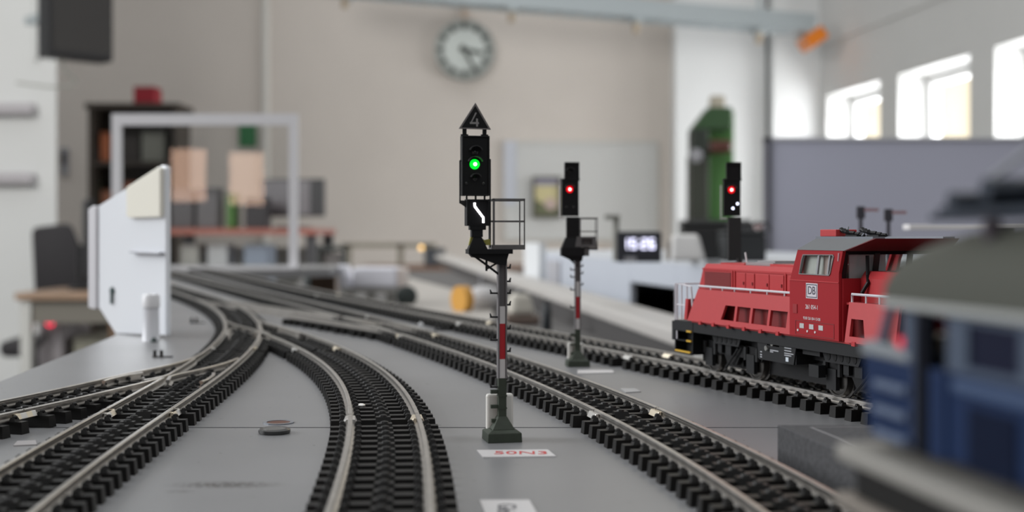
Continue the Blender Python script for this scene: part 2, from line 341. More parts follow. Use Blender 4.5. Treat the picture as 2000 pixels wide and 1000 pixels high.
def boxy(name, label, cat, x0, x1, y0, y1, z0, z1, col, bev=0.008, group=None, lid=None):
    t = thing(name, label, cat, ((x0+x1)/2, (y0+y1)/2, z0), 0, group); hx, hy, h = (x1-x0)/2, (y1-y0)/2, z1-z0
    obj('body', MB().box(-hx, hx, -hy, hy, 0, h*0.86), mat(name+'_col%d' % (len(MATS)), col, 0.6), t, bev)
    obj('lid', MB().box(-hx*1.02, hx*1.02, -hy*1.02, hy*1.02, h*0.86, h), mat(name+'_lid%d' % (len(MATS)), lid or tuple(c*0.8 for c in col), 0.6), t, bev); return t
p = at(285, 206, 9.55)
boxy('red_box', 'dark red box standing on top of the brown shelf unit', 'box', p.x-0.08, p.x+0.08, 9.5, 9.7, FZ+H+0.04, FZ+H+0.175, (0.38, 0.02, 0.035))
for (px, w_, z, h_, col, lb) in ((206, 0.036, 1.58, 0.22, (0.50, 0.16, 0.07), 'orange brown box on upper shelf of brown shelf unit'), (188, 0.028, 1.58, 0.12, (0.02, 0.02, 0.02), 'black box beside orange box on upper shelf'),
        (209, 0.042, 1.25, 0.12, (0.40, 0.17, 0.10), 'small rust coloured box on middle shelf of shelf unit'), (186, 0.038, 1.25, 0.2, (0.03, 0.028, 0.015), 'dark olive box on middle shelf of shelf unit'),
        (250, 0.085, 1.58, 0.2, (0.06, 0.05, 0.045), 'charcoal file box on upper shelf behind clear screen'), (300, 0.085, 1.58, 0.22, (0.30, 0.30, 0.26), 'pale olive file box on upper shelf behind clear screen'),
        (270, 0.10, 1.25, 0.18, (0.60, 0.24, 0.16), 'salmon coloured box on middle shelf behind clear screen')):
    x = (px-1000)/F*9.5; boxy('storage_box', lb, 'box', x-w_, x+w_, 9.48, 9.72, FZ+z, FZ+z+h_, col, group='boxes in the brown shelf unit')

# desk at left with chair behind, monitor, computer below
DY = 5.4; dz = at(40, 572, DY).z
t = thing('desk', 'brown topped office desk at the left behind white panel', 'desk', (-1.72, 5.75, FZ)); dh = dz-FZ
obj('desktop', MB().box(-0.38, 0.75, -0.35, 0.22, dh-0.03, dh), wood_m, t, 0.004)
dlm = mat('desk_leg_grey', (0.42, 0.42, 0.40), 0.5)
for sx_ in (-0.34, 0.71):
    for sy_ in (-0.31, 0.18): obj('leg', MB().box(sx_-0.022, sx_+0.022, sy_-0.022, sy_+0.022, 0, dh-0.03), dlm, t)
obj('apron', MB().box(-0.32, 0.69, -0.32, -0.30, dh-0.13, dh-0.03), mat('apron_dark', (0.13, 0.12, 0.10), 0.6), t)
t = thing('desktop_monitor', 'black monitor seen edge on, standing on brown desk', 'monitor', (-1.905, 5.75, dz), math.radians(110))
obj('housing', MB().box(-0.20, 0.20, -0.02, 0.02, 0.06, 0.40), black_p, t, 0.008); obj('screen', MB().box(-0.185, 0.185, -0.0225, -0.02, 0.075, 0.385), mat('screen_off', (0.008, 0.008, 0.009), 0.3), t)
obj('neck', MB().box(-0.03, 0.03, 0.02, 0.045, 0.008, 0.2), black_p, t); obj('foot', MB().box(-0.10, 0.10, -0.08, 0.08, 0, 0.008), black_p, t)
t = thing('office_chair', 'dark grey office chair with tall back behind the desk', 'chair', (-2.33, 6.70, FZ), math.radians(8))
fab = mat('chair_fabric', (0.022, 0.020, 0.023), 0.75, 0, 0.1, 40)
m = MB().frustum((-0.16, 0.17, -0.03, 0.03), (-0.13, 0.07, -0.03, 0.03), 0, 0.40); m.xf(Matrix.Translation((0, 0.0, 0.70)) @ Matrix.Rotation(-0.12, 4, 'Y'))
obj('backrest', m, fab, t, 0.03, True); obj('seat', MB().box(-0.22, 0.24, -0.5, 0.0, 0.45, 0.53), fab, t, 0.03)
obj('back_support', MB().box(-0.02, 0.03, 0.03, 0.05, 0.42, 0.9), black_p, t); obj('gas_post', MB().cyl((0, -0.25, 0.08), (0, -0.25, 0.46), 0.025), steel, t)
m = MB()
for k in range(5): m.tube([(0, -0.25, 0.10), (0.28*math.cos(k*1.2566), -0.25+0.28*math.sin(k*1.2566), 0.06)], [0.025, 0.015])
obj('star_base', m, black_p, t)
for k in range(5): obj('caster', MB().ball((0.28*math.cos(k*1.2566), -0.25+0.28*math.sin(k*1.2566), 0.03), 0.03), black_p, t, smooth=True)
# computer with red ring under the desk
p = at(98, 630, 5.55)
t = thing('computer_tower', 'grey computer with glowing red ring under the brown desk', 'computer', (p.x, 5.55, FZ))
obj('case', MB().box(-0.055, 0.055, 0.0, 0.36, 0.33, 0.70), mat('tower_grey', (0.26, 0.24, 0.25), 0.5), t, 0.01)
obj('stand', MB().box(-0.10, 0.06, 0.0, 0.36, 0.02, 0.33), mat('stand_pale', (0.50, 0.50, 0.52), 0.5), t, 0.01); obj('foot', MB().box(-0.09, 0.06, 0.02, 0.38, 0, 0.02), black_p, t)
o_ = [(0.016*math.cos(k*PI/10), p.z-FZ+0.016*math.sin(k*PI/10)) for k in range(20)]; i_ = [(0.012*math.cos(k*PI/10), p.z-FZ+0.012*math.sin(k*PI/10)) for k in range(20)]
obj('power_ring', MB().ring(o_, i_, -0.006, 0.0), emit('red_ring', (1.0, 0.02, 0.08), 2.5), t)
p = at(150, 650, 5.6)
t = thing('drawer_unit', 'beige drawer unit under desk right of the computer', 'drawer unit', (p.x, 5.6, FZ))
obj('body', MB().box(-0.015, 0.16, 0, 0.36, 0, 0.60), mat('beige_laminate', (0.30, 0.29, 0.23), 0.5), t, 0.005)
for k in range(3): obj('drawer', MB().box(-0.010, 0.155, -0.012, 0.0, 0.02+k*0.193, 0.20+k*0.193), mat('beige_laminate', (0.30, 0.29, 0.23)), t, 0.003)
p = at(68, 690, 5.5)
tag(obj('power_cable', MB().tube([(p.x+0.04, 5.52, -0.38), (p.x+0.0, 5.5, -0.45), (p.x+0.01, 5.5, -0.55), (p.x-0.03, 5.5, -0.66), (p.x-0.06, 5.5, -0.85), (p.x-0.05, 5.5, FZ+0.012)], 0.012, 8), black_p, smooth=True), 'black cable hanging under the desk left of red ring', 'cable')

# ------------------------------------------------------------------ second desk far behind the clear screen
Y2 = 6.2; z2 = at(470, 446, Y2).z
t = thing('workbench', 'far workbench with reddish edge seen through the clear screen', 'workbench', (-1.45, 6.2, FZ)); h = z2-FZ
obj('worktop', MB().box(-0.30, 0.50, 0, 0.7, h-0.03, h), mat('reddish_wood', (0.36, 0.13, 0.10), 0.5), t)
for q in (-0.27, 0.47): obj('leg', MB().box(q-0.025, q+0.025, 0.03, 0.08, 0, h-0.03), dark_g, t); obj('leg', MB().box(q-0.025, q+0.025, 0.6, 0.65, 0, h-0.03), dark_g, t)
obj('rear_board', MB().box(-0.25, 0.45, 0.62, 0.64, h-0.45, h-0.1), mat('bench_grey', (0.36, 0.37, 0.34), 0.6), t)
t = thing('flat_monitor', 'black monitor on workbench at right edge of clear screen', 'monitor', (-1.10, 6.45, z2), math.radians(-8))
obj('housing', MB().box(-0.17, 0.16, -0.02, 0.02, 0.06, 0.25), black_p, t, 0.006); obj('screen', MB().box(-0.16, 0.092, -0.023, -0.02, 0.07, 0.24), mat('monitor_grey', (0.13, 0.12, 0.13), 0.3), t); obj('foot', MB().box(-0.07, 0.07, -0.07, 0.07, 0, 0.01).box(-0.02, 0.02, 0.0, 0.02, 0.01, 0.1), black_p, t)
for k, (px, w_, h_, col, lb) in enumerate(((372, 0.055, 0.19, (0.09, 0.085, 0.09), 'tall charcoal box at left on far workbench'), (420, 0.055, 0.20, (0.12, 0.115, 0.12), 'grey apparatus box beside green one on far workbench'),
        (464, 0.022, 0.17, (0.06, 0.16, 0.03), 'narrow green box between dark boxes on far workbench'), (512, 0.055, 0.15, (0.035, 0.032, 0.036), 'low black box near monitor on far workbench'))):
    x = (px-1000)/F*6.4; boxy('apparatus', lb, 'box', x-w_, x+w_, 6.24, 6.36, z2, z2+h_, col)
p = at(484, 265, 10.39)
tag(obj('exit_sign', MB().box(p.x-0.07, p.x+0.07, 10.375, 10.4, p.z-0.09, p.z+0.09), mat('sign_green', (0.02, 0.16, 0.05), 0.5), bevel=0.004), 'small green sign on far wall above clear screen', 'sign')
for k, (px, w_, col, lb) in enumerate(((370, 0.045, (0.55, 0.55, 0.52), 'white bin at left under the far workbench'), (425, 0.05, (0.62, 0.64, 0.66), 'whitish bin at centre under the far workbench'), (500, 0.06, (0.34, 0.40, 0.50), 'blue grey bin at right under the far workbench'))):
    x = (px-1000)/F*6.3; zz = at(px, 457, 6.3).z; boxy('bin', lb, 'bin', x-w_, x+w_, 6.3, 6.5, FZ, z2-0.08, col)

# ------------------------------------------------------------------ right back: machine, dark cabinet
wf_ = 7.6
a = at(1345, 250, wf_)
t = thing('lab_machine', 'tall green machine with dark boxes against white pillar', 'machine', (at(1395, 455, wf_).x, wf_, FZ))
def mz(py): return at(0, py, wf_).z-FZ
def mx_(px): return at(px, 0, wf_).x-at(1395, 0, wf_).x
gm = mat('machine_green', (0.06, 0.17, 0.04), 0.5); gd = mat('machine_dark', (0.012, 0.018, 0.012), 0.6); gg = mat('machine_grey', (0.030, 0.034, 0.024), 0.6)
obj('back_panel', MB().box(mx_(1385), mx_(1440), 0.1, 0.2, 0.0, mz(212)), gm, t, 0.01)
obj('upper_box', MB().frustum((mx_(1347), mx_(1424), -0.1, 0.1), (mx_(1380), mx_(1424), -0.1, 0.1), mz(255), mz(212)), mat('machine_green_dark', (0.025, 0.065, 0.022), 0.5), t, 0.005)
obj('black_box', MB().box(mx_(1347), mx_(1377), -0.14, 0.08, mz(300), mz(255)), gd, t, 0.01)
obj('motor', MB().box(mx_(1378), mx_(1424), -0.13, 0.08, mz(300), mz(276)), mat('machine_red', (0.07, 0.02, 0.012), 0.5), t, 0.02)
obj('top_block', MB().box(mx_(1390), mx_(1417), 0.0, 0.12, mz(212), mz(186)), mat('machine_beige', (0.40, 0.36, 0.29), 0.6), t, 0.01)
obj('column', MB().box(mx_(1350), mx_(1385), 0.0, 0.2, 0.0, mz(300)), gg, t, 0.01)
obj('base', MB().box(mx_(1330), mx_(1450), -0.3, 0.1, 0.0, mz(430)), black_p, t, 0.01)
obj('handwheel', MB().lathe([(0.035, 0.0), (0.04, -0.02), (0.02, -0.02), (0.02, -0.05), (0.0001, -0.05)], 16, (mx_(1352), -0.14, mz(307)), 'y'), grey_p, t)

# ================================================================== LAVENDER PARTITION
PY = 2.3
a = at(1497, 268, PY); b = at(2400, 268, PY)
t = thing('partition_wall', 'plain lavender grey partition panel behind the red locomotive', 'partition', (a.x, PY, FZ)); pw = b.x-a.x; ph = a.z-FZ
obj('panel', MB().box(0.008, pw, 0.0, 0.03, 0.05, ph-0.006), mat('lavender_grey', (0.47, 0.475, 0.57), 0.6, 0, 0.02, 4), t)
obj('edge_strip', MB().box(0.0, 0.008, -0.004, 0.034, 0.05, ph), mat('edge_dark', (0.10, 0.10, 0.12), 0.5), t); obj('top_strip', MB().box(0.0, pw, -0.004, 0.034, ph-0.006, ph), mat('edge_light', (0.55, 0.55, 0.58), 0.5), t)
for q in (0.1, pw-0.15): obj('foot', MB().box(q, q+0.05, -0.15, 0.18, 0, 0.05), dark_g, t)

# ================================================================== LAYOUT BASEBOARD
def track_fn(pts, deg, lo, hi):
    P = np.array(pts); c = np.polyfit(P[:, 1]-0.5, P[:, 0], deg); return lambda y: np.polyval(c, np.asarray(y)-0.5)
fA = track_fn([(-.086,.17),(-.089,.217),(-.091,.25),(-.096,.304),(-.104,.371),(-.1065,.396),(-.109,.442),(-.114,.5),(-.1185,.555),(-.127,.616),(-.136,.656),(-.152,.715),(-.183,.815),(-.223,.929),(-.272,1.063),(-.325,1.19)], 5, 0, 0)
fCr = track_fn([(-.0195,.17),(-.021,.217),(-.025,.25),(-.030,.30),(-.034,.331),(-.038,.362),(-.044,.400),(-.0497,.430),(-.058,.466),(-.0705,.503),(-.0845,.544),(-.101,.585),(-.119,.632),(-.1375,.680),(-.153,.716),(-.18,.80)], 5, 0, 0)
def sstep(a, b, x): t = np.clip((x-a)/(b-a), 0, 1); return t*t*(3-2*t)
fC = lambda y: fCr(y)*(1-sstep(.62, .73, np.asarray(y))) + fA(y)*sstep(.62, .73, np.asarray(y))
fBr = track_fn([(-.20,.13),(-.172,.23),(-.153,.30),(-.1355,.36),(-.127,.396),(-.1215,.43),(-.117,.47),(-.1145,.50)], 3, 0, 0)
fB = lambda y: fBr(y)*(1-sstep(.42, .52, np.asarray(y))) + fA(y)*sstep(.42, .52, np.asarray(y))
fD = track_fn([(.056,.18),(.0505,.22),(.0435,.267),(.0325,.343),(.0185,.396),(.007,.448),(-.0105,.506),(-.028,.555),(-.050,.621),(-.075,.69),(-.122,.818),(-.183,.972),(-.272,1.205),(-.36,1.43),(-.46,1.68)], 4, 0, 0)
fE = track_fn([(.14,.27),(.106,.365),(.094,.395),(.0782,.443),(.061,.491),(.049,.519),(.038,.545),(.023,.583),(.008,.62),(-.018,.687),(-.043,.748),(-.063,.798),(-.098,.885),(-.131,.967),(-.20,1.15),(-.30,1.42),(-.43,1.75)], 4, 0, 0)
fGr = track_fn([(-.045,.605),(-.060,.645),(-.092,.70),(-.128,.757),(-.163,.82),(-.195,.88),(-.225,.94)], 3, 0, 0)
def fG(y):
    y = np.asarray(y); w0 = 1-sstep(.58, .68, y); w1 = sstep(.84, .95, y); return fD(y)*w0 + fA(y)*w1 + fGr(y)*(1-w0-w1)

near_patches = [onz(440, 947, 0), onz(905, 858, 0), onz(500, 700, 0)]  # first is a dirt stain, second a soft dark patch beside the signal base
bm_ = board_material('baseboard_grey', (0.235, 0.235, 0.242), [(near_patches[0].x, near_patches[0].y, 0.014, 0.0046, 1.0, 0.40), (near_patches[1].x, near_patches[1].y, 0.006, 0.008, 0.35, 0.2),
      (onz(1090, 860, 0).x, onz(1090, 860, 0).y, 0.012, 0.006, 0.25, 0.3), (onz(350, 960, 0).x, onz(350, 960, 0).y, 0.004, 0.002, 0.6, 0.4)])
YS = 0.3467
t = thing('layout_baseboard', 'grey model railway baseboard panel nearest camera, in front of joint', 'baseboard', (0, 0, 0))
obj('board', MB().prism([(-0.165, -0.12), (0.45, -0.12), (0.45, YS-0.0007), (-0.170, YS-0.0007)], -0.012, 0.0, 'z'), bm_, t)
for (x, y) in ((-0.13, -0.08), (0.40, -0.08)): obj('leg', MB().box(x-0.02, x+0.02, y-0.02, y+0.02, FZ, -0.012), wood_m, t)
Eedge = [(float(fE(y))+0.0165, y) for y in np.linspace(0.50, 1.75, 22)]
poly = [(-0.170, YS+0.0007), (0.45, YS+0.0007), (0.45, 0.75), (0.125, 0.75), (0.125, 0.58), (0.0785, 0.555)] + Eedge + [(-0.27, 1.9), (-0.27, 2.12), (-0.68, 2.12), (-0.372, 1.2), (-0.248, 0.80), (-0.204, 0.659)]
t = thing('layout_baseboard', 'grey model railway baseboard panel beyond the joint, under far tracks', 'baseboard', (0, 0, 0))
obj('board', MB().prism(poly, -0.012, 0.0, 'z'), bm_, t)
for (x, y) in ((-0.15, 0.40), (0.40, 0.70), (-0.62, 2.05), (-0.30, 2.05), (0.40, 0.40)): obj('leg', MB().box(x-0.02, x+0.02, y-0.02, y+0.02, FZ, -0.012), wood_m, t)

# ------------------------------------------------------------------ track
SLP, RAILTOP, HG = 0.0032, 0.0055, 0.0087
rail_m = mat('rail_nickel_silver', (0.60, 0.575, 0.545), 0.30, 1.0, 0.16, 260)
slp_m = mat('sleeper_black', (0.0065, 0.0058, 0.0055), 0.45, 0, 0.25, 500, 0.28)
join_m = mat('joiner_brass', (0.95, 0.85, 0.68), 0.35, 1.0)
join_s = mat('joiner_steel', (0.85, 0.83, 0.80), 0.3, 1.0)
RP = [(-0.00118, 0.0032), (0.00118, 0.0032), (0.00118, 0.00355), (0.00026, 0.0039), (0.00026, 0.0046), (0.00058, 0.00485), (0.00058, 0.00533), (0.0004, RAILTOP), (-0.0004, RAILTOP), (-0.00058, 0.00533), (-0.00058, 0.00485), (-0.00026, 0.0046), (-0.00026, 0.0039), (-0.00118, 0.00355)]
SM = {}
def sleeper_mesh(l0, l1, rails):      # from -l0 (left) to +l1 (right); rails: lateral rail positions
    k = (round(l0*500), round(l1*500), tuple(round(r*1000) for r in rails))
    if k in SM: return SM[k]
    a, b = -k[0]/500, k[1]/500; m = MB()
    m.frustum((a, b, -0.00165, 0.00165), (a+0.0003, b-0.0003, -0.0014, 0.0014), 0.0, SLP)
    for r in rails:
        for s in (-1, 1):
            m.frustum((r+s*0.0020-0.0009, r+s*0.0020+0.0009, -0.0012, 0.0012), (r+s*0.0018-0.0006, r+s*0.0018+0.0006, -0.0008, 0.0008), SLP, SLP+0.0010)
            m.ball((r+s*0.0021, 0, SLP+0.0010), 0.0006, 8, 1.2, 1.2, 0.9)
    if len(rails) == 2:
        c = sum(rails)/2; m.frustum((c-0.0022, c+0.0022, -0.0018, 0.0018), (c-0.0019, c+0.0019, -0.0012, 0.0012), SLP-0.0012, SLP+0.0007)
        m.lathe([(0.0012, 0), (0.0010, 0.0005), (0.0004, 0.0007)], 8, (c, 0, SLP+0.0006))
    me = m.mesh('sleeper'); me.materials.append(slp_m); SM[k] = me; return me
def path_of(f, y0, y1, n=400):
    ys = np.linspace(y0, y1, n); return np.c_[f(ys), ys]
def offset(P, o):
    t = np.gradient(P, axis=0); t /= np.linalg.norm(t, axis=1)[:, None]; return P + np.c_[t[:, 1], -t[:, 0]]*o
def resamp(P, step):
    s = np.r_[0, np.cumsum(np.linalg.norm(np.diff(P, axis=0), axis=1))]; n = max(2, int(round(s[-1]/step))+1)
    q = np.linspace(0, s[-1], n); return np.c_[np.interp(q, s, P[:, 0]), np.interp(q, s, P[:, 1])]
def frames(P, step, first=None):
    s = np.r_[0, np.cumsum(np.linalg.norm(np.diff(P, axis=0), axis=1))]; n = int(s[-1]/step); q = (np.arange(n)+0.5)*s[-1]/n
    x, y = np.interp(q, s, P[:, 0]), np.interp(q, s, P[:, 1]); e = 0.002
    dx = np.interp(q+e, s, P[:, 0])-np.interp(q-e, s, P[:, 0]); dy = np.interp(q+e, s, P[:, 1])-np.interp(q-e, s, P[:, 1])
    return list(zip(x, y, np.arctan2(dy, dx)-PI/2))
def rail(t, P, name='rail'):
    P = resamp(np.array(P), 0.006)-np.array(t.location[:2]); return obj(name, MB().sweep(P, RP), rail_m, t)
def joiner(t, pt, ang, m):
    k = MB().frustum((-0.0019, -0.0004, -0.0034, 0.0034), (-0.0012, -0.0004, -0.0034, 0.0034), 0.0033, 0.0048).frustum((0.0004, 0.0019, -0.0034, 0.0034), (0.0004, 0.0012, -0.0034, 0.0034), 0.0033, 0.0048).box(-0.0013, 0.0013, -0.0032, 0.0032, 0.0031, 0.0034)
    obj('rail_joiner', k, m, t, 0.0001, loc=(pt[0]-t.location.x, pt[1]-t.location.y, 0), rotz=ang)
def put_sleeper(t, me, x, y, a): obj('sleeper', me, None, t, loc=(x-t.location.x, y-t.location.y, 0), rotz=a)
PITCH = 0.0075; S0 = 0.0138
def track(f, y0, y1, label, joins=True, group=None):
    g = 0.00025; P = path_of(f, y0+g, y1-g); mid = P[len(P)//2]
    t = thing('track_section', label, 'track', (float(mid[0]), float(mid[1]), 0), 0, group)
    me = sleeper_mesh(S0, S0, (-HG, HG))
    for (x, y, a) in frames(path_of(f, y0+0.002, y1-0.002), PITCH): put_sleeper(t, me, x, y, a)
    for s in (-1, 1):
        Q = offset(P, s*HG); rail(t, Q)
        if joins:
            d = Q[-1]-Q[-4]; joiner(t, Q[-3], math.atan2(d[1], d[0])-PI/2, join_m if s > 0 else join_s)
    return t
def turnout(fm, fb, y0, y1, ysep, label, side):
    """fm main route, fb branch to one side (side=-1 left, +1 right of main) on the near end; both merge at y1."""
    g = 0.00025; Pm, Pb = path_of(fm, y0+g, y1-g, 900), path_of(fb, y0+g, y1-g, 900); mid = Pm[len(Pm)//2]
    t = thing('track_turnout', label, 'turnout', (float(mid[0]), float(mid[1]), 0))
    # sleepers: shared ones grow towards the toe side of the split, then two separate rows
    sep = 0.0235
    for (x, y, a) in frames(path_of(fm, y0+0.002, y1-0.002), PITCH):
        dxx = (float(fb(y))-float(fm(y)))*math.cos(a); off = abs(dxx)
        if off < sep:
            ext = off; l0, l1 = (S0+ext, S0) if side < 0 else (S0, S0+ext)
            rr = (-HG, HG) if off < 0.002 else ((-HG-off, HG) if side < 0 else (-HG, HG+off))
            put_sleeper(t, sleeper_mesh(l0, l1, rr if off < 0.002 else rr + (0.0001,)), x, y, a)
        else: put_sleeper(t, sleeper_mesh(S0, S0, (-HG, HG)), x, y, a)
    for (x, y, a) in frames(path_of(fb, y0+0.002, y1-0.002), PITCH):
        if abs(float(fb(y))-float(fm(y))) >= sep: put_sleeper(t, sleeper_mesh(S0, S0, (-HG, HG)), x, y, a)
    ms, mi = offset(Pm, -side*HG), offset(Pm, side*HG)      # main stock rail, main inner rail
    bs, bi = offset(Pb, side*HG), offset(Pb, -side*HG)      # branch stock rail, branch inner rail
    D = np.linalg.norm(mi[:, None, :]-bi[None, :, :], axis=2)
    ii = [k for k in range(len(mi)) if abs(Pm[k, 0]-Pb[k, 0]) > 0.004]
    sub = D[np.ix_(ii, ii)]; k = np.unravel_index(np.argmin(sub), sub.shape); im, ib = ii[k[0]], ii[k[1]]
    X = (mi[im]+bi[ib])/2
    def arclen(P, i): return np.r_[0, np.cumsum(np.linalg.norm(np.diff(P, axis=0), axis=1))]
    def split(P, i):
        s = arclen(P, i); s = s-s[i]
        return P[s < 0.0], P[s > 0.0045], s
    rail(t, ms); rail(t, bs)
    mn, mf, sm = split(mi, im); bn, bf, sb = split(bi, ib)
    rail(t, mn); rail(t, bn)                               # the frog point
    um = mn[-1]-mn[-30]; um /= np.linalg.norm(um); ub = bn[-1]-bn[-30]; ub /= np.linalg.norm(ub)
    # closure rails: toe side up to the frog, then bent alongside the other nose leg as wing rails
    def closure(Pf, d, nside, Pin):
        # trim where the blade has closed up on the stock rail
        k0 = Pf[0]; nrm = np.array([d[1], -d[0]])*nside
        wing = [k0 - d*(0.013) + nrm*0.0018, k0 - d*0.009 + nrm*0.0011, k0-d*0.002+nrm*0.0008]
        rail(t, np.vstack([wing, Pf]), 'closure_rail')
    # keep closure rails only until the two routes are closer than a rail head
    sepm = np.abs(fm(mf[:, 1])-fb(mf[:, 1])) > 0.0012; sepb = np.abs(fm(bf[:, 1])-fb(bf[:, 1])) > 0.0012
    closure(mf[sepm], ub, side, bn); closure(bf[sepb], um, -side, mn)
    # check rails beside the stock rails
    for (P, i, s) in ((Pm, im, -side), (Pb, ib, side)):
        sl = P[max(0, i-60):i+60]; o = [HG-0.0022-0.0009*max(0, abs(q-len(sl)/2)/(len(sl)/2)-0.6)*2.5 for q in range(len(sl))]
        tt = np.gradient(sl, axis=0); tt /= np.linalg.norm(tt, axis=1)[:, None]
        rail(t, sl+np.c_[tt[:, 1], -tt[:, 0]]*(np.array(o)*s)[:, None], 'check_rail')
    for P in (ms, bs, mi, bi):
        d = P[3]-P[0]; joiner(t, P[2], math.atan2(d[1], d[0])-PI/2, join_m if P is mi or P is bs else join_s)
    return t
track(fA, 0.19, 0.345, 'straight track running out of the bottom left corner, in front of left turnout')
turnout(fA, fB, 0.345, 0.535, 0, 'left turnout whose frog lies in front of white panel', -1)
track(fB, 0.20, 0.345, 'track leaving the left edge of the picture below white panel')
track(fC, 0.19, 0.3345, 'near track section running down the middle, left of the nearest signal')
track(fC, 0.3345, 0.535, 'curved middle track section bending left beyond the baseboard joint')
turnout(fA, fC, 0.535, 0.835, 0, 'rear turnout where the left and middle tracks join behind', 1)
track(fA, 0.835, 1.19, 'far left track section vanishing beside the white panel')
track(fD, 0.19, 0.345, 'near track section at lower right, beside the grey platform block')
track(fD, 0.345, 0.605, 'track section passing behind nearest signal toward the middle background')
track(fD, 0.95, 1.68, 'farthest section of middle track in front of clear screen')
track(fE, 0.30, 0.505, 'track section carrying the red locomotive')
track(fE, 0.505, 0.69, 'track section behind the second signal, leading to red locomotive')
track(fE, 0.69, 1.0, 'rear outer track section below the white model wagon')
track(fE, 1.0, 1.75, 'farthest section of outer track near clear screen')
# rear turnout of the middle track: its branch swings left at the far end
def far_turnout():
    t = thing('track_turnout', 'distant turnout on the middle track, its branch swinging left', 'turnout', (float(fD(.78)), .78, 0))
    P = path_of(fD, .6053, .9497); Q = path_of(fG, .6053, .9497)
    for (x, y, a) in frames(P, PITCH):
        off = (float(fD(y))-float(fG(y)))*math.cos(a)
        if off < 0.0235: put_sleeper(t, sleeper_mesh(S0+max(0, off), S0, (-HG, HG)), x, y, a)
        else: put_sleeper(t, sleeper_mesh(S0, S0, (-HG, HG)), x, y, a)
    for (x, y, a) in frames(Q, PITCH):
        if (float(fD(y))-float(fG(y)))*math.cos(a) >= 0.0235 and abs(float(fA(y))-float(fG(y)))*math.cos(a) > 0.032: put_sleeper(t, sleeper_mesh(S0, S0, (-HG, HG)), x, y, a)
    rail(t, offset(P, HG)); rail(t, offset(Q, -HG))
    A, B = offset(P, -HG), offset(Q, HG); DD = np.linalg.norm(A[:, None]-B[None], axis=2)
    ok = np.abs(P[:, 0]-Q[:, 0]) > 0.004; DD[~ok] = 9; DD[:, ~ok] = 9; i, j = np.unravel_index(np.argmin(DD), DD.shape)
    rail(t, A[:i-3], 'closure_rail'); rail(t, B[:j-3], 'closure_rail'); rail(t, A[i+2:]); rail(t, B[j+2:])
    for R in (offset(P, -HG), offset(P, HG)):
        d = R[3]-R[0]; joiner(t, R[2], math.atan2(d[1], d[0])-PI/2, join_m)
        joiner(t, R[150], math.atan2(d[1], d[0])-PI/2, join_s)
far_turnout()
# a short dark track stub at the very left foreground belongs to the left branch
# loose bits on the board
def pegs(px, py, label):
    p = onz(px, py, 0); t = thing('track_terminal', label, 'terminal', (p.x, p.y, 0), 0, 'black wire terminals beside the tracks')
    for s in (-0.0014, 0.0014): obj('peg', MB().box(s-0.0006, s+0.0006, -0.0006, 0.0006, 0.0004, 0.003), black_p, t)
    obj('base', MB().box(-0.0022, 0.006, -0.001, 0.001, 0, 0.0005), black_p, t)
pegs(309, 698, 'pair of black terminal pegs left of the left turnout'); pegs(379, 631, 'pair of black terminal pegs at the curve behind white panel'); pegs(857, 646, 'pair of black terminal pegs behind nearest signal, left of mast')
p = onz(822, 646, 0); tag(obj('marker_post', MB().frustum((-0.0016,0.0016,-0.001,0.001), (-0.0011,0.0011,-0.001,0.001), 0, 0.0035).lathe([(0.0014, 0.0035), (0.0008, 0.0044), (0.0001, 0.0046)], 8), white_p, loc=p), 'tiny white marker post between the two rear tracks', 'post')
p = onz(536, 846, 0); t = thing('metal_disc', 'flat dark metal disc lying on baseboard left of middle track', 'disc', (p.x, p.y, 0))
obj('ring', MB().lathe([(0.0040, 0), (0.0042, 0.0004), (0.0042, 0.0010), (0.0038, 0.0013), (0.0030, 0.0012)], 28), mat('disc_metal', (0.10, 0.10, 0.10), 0.25, 1.0), t, smooth=True)
obj('centre', MB().lathe([(0.0030, 0.0008), (0.0030, 0.00125), (0.0002, 0.00128)], 24), mat('disc_core', (0.25, 0.25, 0.25), 0.35, 1.0), t)
p = onz(544, 826, 0); t = thing('cable_hole', 'round hole with rusty rim in baseboard behind the metal disc', 'hole', (p.x, p.y, 0))
obj('rim', MB().ring([(0.0043*math.cos(k*PI/12), 0.0043*math.sin(k*PI/12)) for k in range(24)], [(0.0033*math.cos(k*PI/12), 0.0033*math.sin(k*PI/12)) for k in range(24)], 0, 0.0003, 'z'), mat('rim_grey', (0.30, 0.32, 0.36), 0.3, 0.6), t)
obj('plug', MB().lathe([(0.0033, 0), (0.0033, 0.00015)], 24), mat('rust_brown', (0.12, 0.045, 0.025), 0.6), t)
p = onz(705, 795, SLP); tag(obj('screw_head', MB().lathe([(0.0013, 0), (0.0013, 0.0006), (0.0007, 0.0010), (0.0001, 0.0011)], 14), join_s, loc=(p.x, p.y, SLP), smooth=True), 'silver screw head on sleepers of the curved middle track', 'screw')
